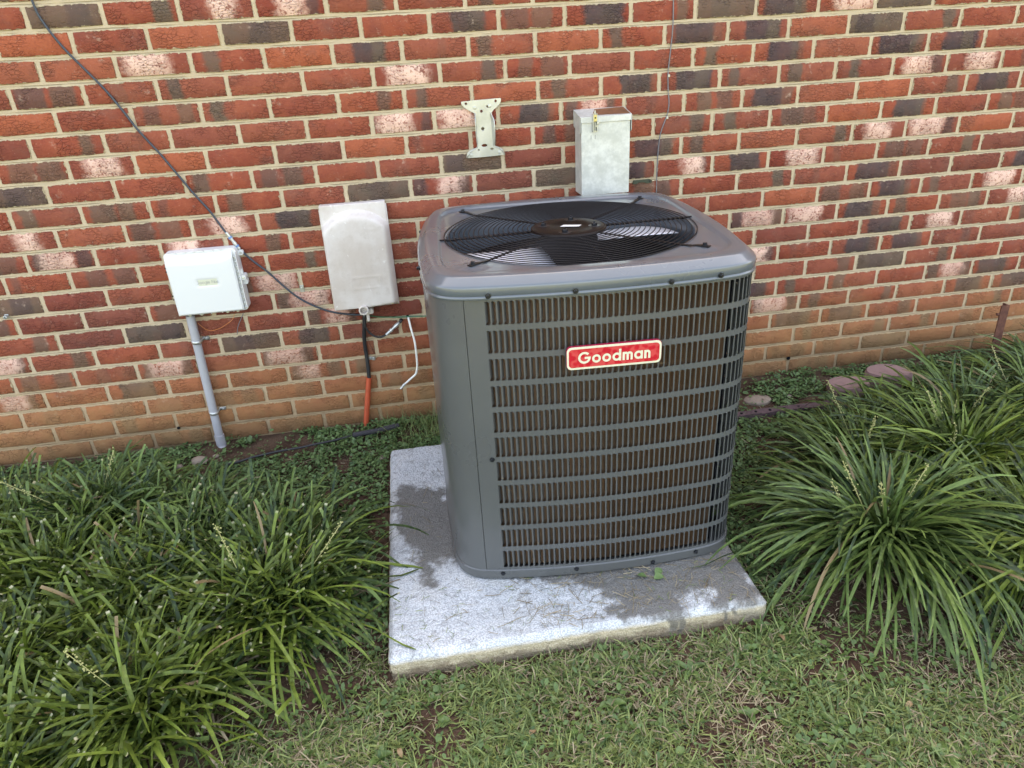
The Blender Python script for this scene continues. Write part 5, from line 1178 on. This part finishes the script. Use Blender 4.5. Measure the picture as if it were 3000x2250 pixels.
tag(blades('dry_thatch', n, b_, rs.uniform(0, 6.283, n), np.radians(rs.uniform(-8, 45, n)), np.radians(rs.uniform(-10, 70, n)), rs.gamma(4, .0042, n) + .004, rs.uniform(.0009, .0024, n), 3, M['thatch'], seed=64, onslab=False), 'dry straw coloured grass clippings lying through the lawn and bare soil', 'dead grass', kind='stuff')
# small round leaved ground cover: each leaf a bent hexagon
def leaflets(name, x, y, z, size, seed, mat, label, cat):
    rs = np.random.RandomState(seed); n = len(x); az = rs.uniform(0, 6.283, n); tl = rs.uniform(0, .9, n); ta = rs.uniform(0, 6.283, n)
    L = np.array([(-.5, 0, 0), (-.28, .30, .06), (.12, .36, .04), (.5, 0, -.06), (.12, -.36, .04), (-.28, -.30, .06)]); asp = rs.uniform(.62, 1.1, n)
    lx = L[None, :, 0] * size[:, None]; ly = L[None, :, 1] * size[:, None] * asp[:, None]; lz = L[None, :, 2] * size[:, None]
    X_ = lx * np.cos(az)[:, None] - ly * np.sin(az)[:, None]; Y_ = lx * np.sin(az)[:, None] + ly * np.cos(az)[:, None]
    Z_ = lz + np.tan(tl * .8)[:, None] * (X_ * np.cos(ta)[:, None] + Y_ * np.sin(ta)[:, None])
    V = np.stack([X_ + x[:, None], Y_ + y[:, None], Z_ + z[:, None]], -1).reshape(-1, 3); I = np.arange(n * 6).reshape(n, 6)
    F = np.concatenate([I[:, [0, 1, 2, 3]], I[:, [0, 3, 4, 5]]]); ti = np.repeat(rs.rand(n), 6); z0 = np.zeros(n * 6)
    return tag(np_mesh(name, V, F, mats=[M[mat]], smooth=False, attrs={'tint': ('FLOAT', ti), 'along': ('FLOAT', z0), 'cut': ('FLOAT', z0), 'dead': ('FLOAT', z0)}), label, cat, kind='stuff')
def cov_d(x, y):
    m = np.clip((vnoise(x, y, 8, 71) + .5 * vnoise(x, y, 21, 72) + .62) / .3, .10, 1); return m * np.clip((y + 1.12) / .12, 0, 1)
x, y, rs = scatter(150000, -.9, 3.9, -1.2, -.005, 73, cov_d); n = len(x)
leaflets('ground_cover', x, y, gz(x, y) + rs.uniform(.002, .018, n) + .018 * np.clip(vnoise(x, y, 14, 77), 0, 1) * np.clip(1 + (y + .05) / .35, 0, 1), rs.gamma(7, .00125, n) + .003, 74, 'clover', 'low mat of small green weeds between the wall and the slab', 'ground cover')
def wd_d(x, y): return np.clip((vnoise(x, y, 6, 81) + .5) / .4, .1, 1) * near(x, y, .18)
x, y, rs = scatter(22000, -.6, 3.2, -2.2, -1.15, 83, wd_d); n = len(x)
leaflets('lawn_clover', x, y, gz(x, y) + rs.uniform(.004, .020, n), rs.gamma(6, .0014, n) + .003, 84, 'weed', 'small clover leaves scattered through the lawn', 'clover')
# grass bits at the wall foot and between weeds
x, y, rs = scatter(5200, .5, 1.15, -.5, -.01, 91, lambda x, y: np.exp(-((x - .93) / .13) ** 2 - ((y + .09) / .12) ** 2)); n = len(x); b_ = np.stack([x, y, gz(x, y)], -1)
tag(blades('wall_grass', n, b_, rs.uniform(0, 6.283, n), np.radians(rs.uniform(35, 85, n)), np.radians(rs.uniform(10, 80, n)), rs.uniform(.03, .10, n), rs.uniform(.001, .0022, n), 5, M['grass'], seed=92, prof=lambda t: 1 - t ** 2 * .95), 'wispy tuft of grass at the foot of the wall left of the air conditioner', 'grass', kind='stuff')
# clippings on the slab
rs = np.random.RandomState(95); n = 520; u = rs.rand(n); x = np.where(u < .55, rs.uniform(1.1, PX1 - .02, n), rs.uniform(PX0 + .01, PX1 - .02, n)); y = np.where(u < .55, rs.uniform(PY0 + .02, -.98, n), rs.uniform(PY0 + .01, PY1, n))
ok = ~((np.abs(x - ACX) < .36) & (y > -.975)); x, y = x[ok], y[ok]; n = len(x); b_ = np.stack([x, y, np.full(n, PZ + .0025)], -1)
tag(blades('slab_clippings', n, b_, rs.uniform(0, 6.283, n), np.radians(rs.uniform(-2, 8, n)), np.radians(rs.uniform(-4, 8, n)), rs.uniform(.008, .035, n) * rs.choice([1, 1, 1.9], n), rs.uniform(.0008, .0018, n), 4, M['thatch'], seed=96), 'loose dry grass clippings scattered on the concrete slab', 'dead grass', kind='stuff')
n = 150; x = rs.uniform(PX0 + .01, PX1 - .03, n); y = rs.uniform(PY0 + .01, -.97, n); b_ = np.stack([x, y, np.full(n, PZ + .0025)], -1)
tag(blades('slab_green_clippings', n, b_, rs.uniform(0, 6.283, n), np.radians(rs.uniform(-2, 6, n)), np.radians(rs.uniform(-3, 5, n)), rs.uniform(.006, .022, n), rs.uniform(.0007, .0015, n), 3, M['grass'], seed=97), 'scraps of cut green grass on the concrete slab', 'grass clippings', kind='stuff')

# broad leaved weeds: each leaf a part -----------------------------------
def weed(px_, py_, nl_, L_, W_, label, seed, zz=-.03):
    p = at(px_, py_, z=zz); z0 = GZ(p.x, p.y) + .006; e = empty('broadleaf_weed', (p.x, p.y, z0)); tag(e, label, 'weed', 'broad leaved weeds in the lawn'); r = random.Random(seed)
    for i in range(nl_):
        a_ = 2 * math.pi * i / nl_ + r.uniform(-.35, .35); LL = L_ * r.uniform(.7, 1.1); el = math.radians(r.uniform(22, 50)); V = []; ns = 7
        pos = Vector((0, 0, 0)); 
        for k in range(ns + 1):
            t = k / ns; wv = W_ * (math.sin(math.pi * min(1, t ** .8 * .96 + .02)) ** .8) * .5 + .0006
            d_ = Vector((math.cos(a_) * math.cos(el - t * 1.1), math.sin(a_) * math.cos(el - t * 1.1), math.sin(el - t * 1.1))); sdv = Vector((-math.sin(a_), math.cos(a_), 0))
            rf = r.uniform(-.0008, .0008); V += [pos + sdv * wv + Vector((0, 0, wv * .45 + rf)), pos.copy(), pos - sdv * wv + Vector((0, 0, wv * .45 - rf))]; pos = pos + d_ * (LL / ns); pos.z = max(pos.z, .002)
        F = [(k * 3 + j, k * 3 + j + 1, k * 3 + 4 + j, k * 3 + 3 + j) for k in range(ns) for j in (0, 1)]; ti = r.uniform(.2, .9); nv = len(V); z_ = np.zeros(nv)
        np_mesh('leaf', [tuple(v) for v in V], F, mats=[M['weed']], parent=e, smooth=True, attrs={'tint': ('FLOAT', np.full(nv, ti)), 'along': ('FLOAT', z_), 'cut': ('FLOAT', z_), 'dead': ('FLOAT', z_)})
for a_ in [(1790, 2062, 6, .034, .017, 'brightest broad leaved weed in the lawn, below the middle of the slab', 1), (2022, 1962, 5, .044, .012, 'weed with long narrow leaves just below the right end of the slab', 2), (1268, 2042, 3, .022, .016, 'small round leaved weed in the lawn left of centre', 3),
           (1296, 2108, 3, .022, .016, 'tiny heart leaved weed under the small round leaved one', 4), (2178, 1905, 4, .030, .017, 'wide leaved weed at the right front corner of the slab', 5), (2196, 2095, 4, .026, .013, 'weed in the lawn midway between slab and bottom edge at right', 6),
           (2447, 2125, 3, .035, .014, 'upright oval leaf weed below the bare soil patch', 7), (2768, 2222, 5, .040, .014, 'large leaved weed at the bottom right of the photo', 8), (2236, 1835, 3, .030, .022, 'weed leaning on the right end face of the slab', 9), (2440, 2180, 5, .03, .010, 'feathery weed tuft near the bottom edge, right of centre', 10), (1110, 2215, 5, .034, .014, 'weed beside the drooping lilyturf leaves at the bottom', 11)]: weed(*a_)
# torn leaf lying on the slab
p = at(1908, 1692, z=PZ); e = empty('fallen_leaf', (p.x, p.y, PZ + .001)); tag(e, 'torn pale green leaf lying on the slab in front of the unit', 'leaf')
for i, (dx_, dy__, rz_) in enumerate(((-.012, 0, 2.6), (.012, .006, .5), (.004, -.008, .1))):
    V = []; 
    for k in range(6):
        t = k / 5; wv = .010 * math.sin(math.pi * (t * .92 + .04)); c2 = Vector((dx_ + math.cos(rz_) * .026 * t, dy__ + math.sin(rz_) * .026 * t, .001 + .005 * math.sin(math.pi * t))); s_ = Vector((-math.sin(rz_), math.cos(rz_), 0)); V += [c2 + s_ * wv + Vector((0, 0, .004)), c2, c2 - s_ * wv]
    F = [(k * 3 + j, k * 3 + j + 1, k * 3 + 4 + j, k * 3 + 3 + j) for k in range(5) for j in (0, 1)]; z_ = np.zeros(18)
    np_mesh('leaf_lobe', [tuple(v) for v in V], F, mats=[M['clover']], parent=e, smooth=True, attrs={'tint': ('FLOAT', np.full(18, 1.0)), 'along': ('FLOAT', z_), 'cut': ('FLOAT', z_), 'dead': ('FLOAT', z_)})
print('tris', sum(len(o.data.polygons) for o in D.objects if o.type == 'MESH'), 'objects', len(D.objects))

rf = random.Random(77)
for k, (px_, py_, lb) in enumerate([(1172, 2205, 'small brown fallen leaf in the lawn near the bottom edge, left of centre'), (2290, 1868, 'dark curled brown leaf by the right front corner of the slab'), (1560, 2150, 'light brown dry leaf in the lawn below the slab'), (2660, 2075, 'dry leaf in the lawn below the right lilyturf'), (960, 1600, 'brown leaf between the left lilyturf and the slab')]):
    p = at(px_, py_, z=-.03); z0 = GZ(p.x, p.y) + .012; V = []; a_ = rf.uniform(0, 6.28); L_ = rf.uniform(.018, .026)
    for q_ in range(6):
        t = q_ / 5; wv = .0055 * math.sin(math.pi * (t * .9 + .05)); c2 = Vector((p.x + math.cos(a_) * L_ * (t - .5), p.y + math.sin(a_) * L_ * (t - .5), z0 + .004 * math.sin(t * 5))); s_ = Vector((-math.sin(a_), math.cos(a_), 0)); V += [c2 + s_ * wv + Vector((0, 0, .003)), c2, c2 - s_ * wv + Vector((0, 0, .004))]
    mb = MB((p.x, p.y, z0)); mb.add(V, [(i * 3 + j, i * 3 + j + 1, i * 3 + 4 + j, i * 3 + 3 + j) for i in range(5) for j in (0, 1)]); tag(mb.build('dry_leaf', M['stalk'], None, True), lb, 'leaf', 'fallen brown leaves')
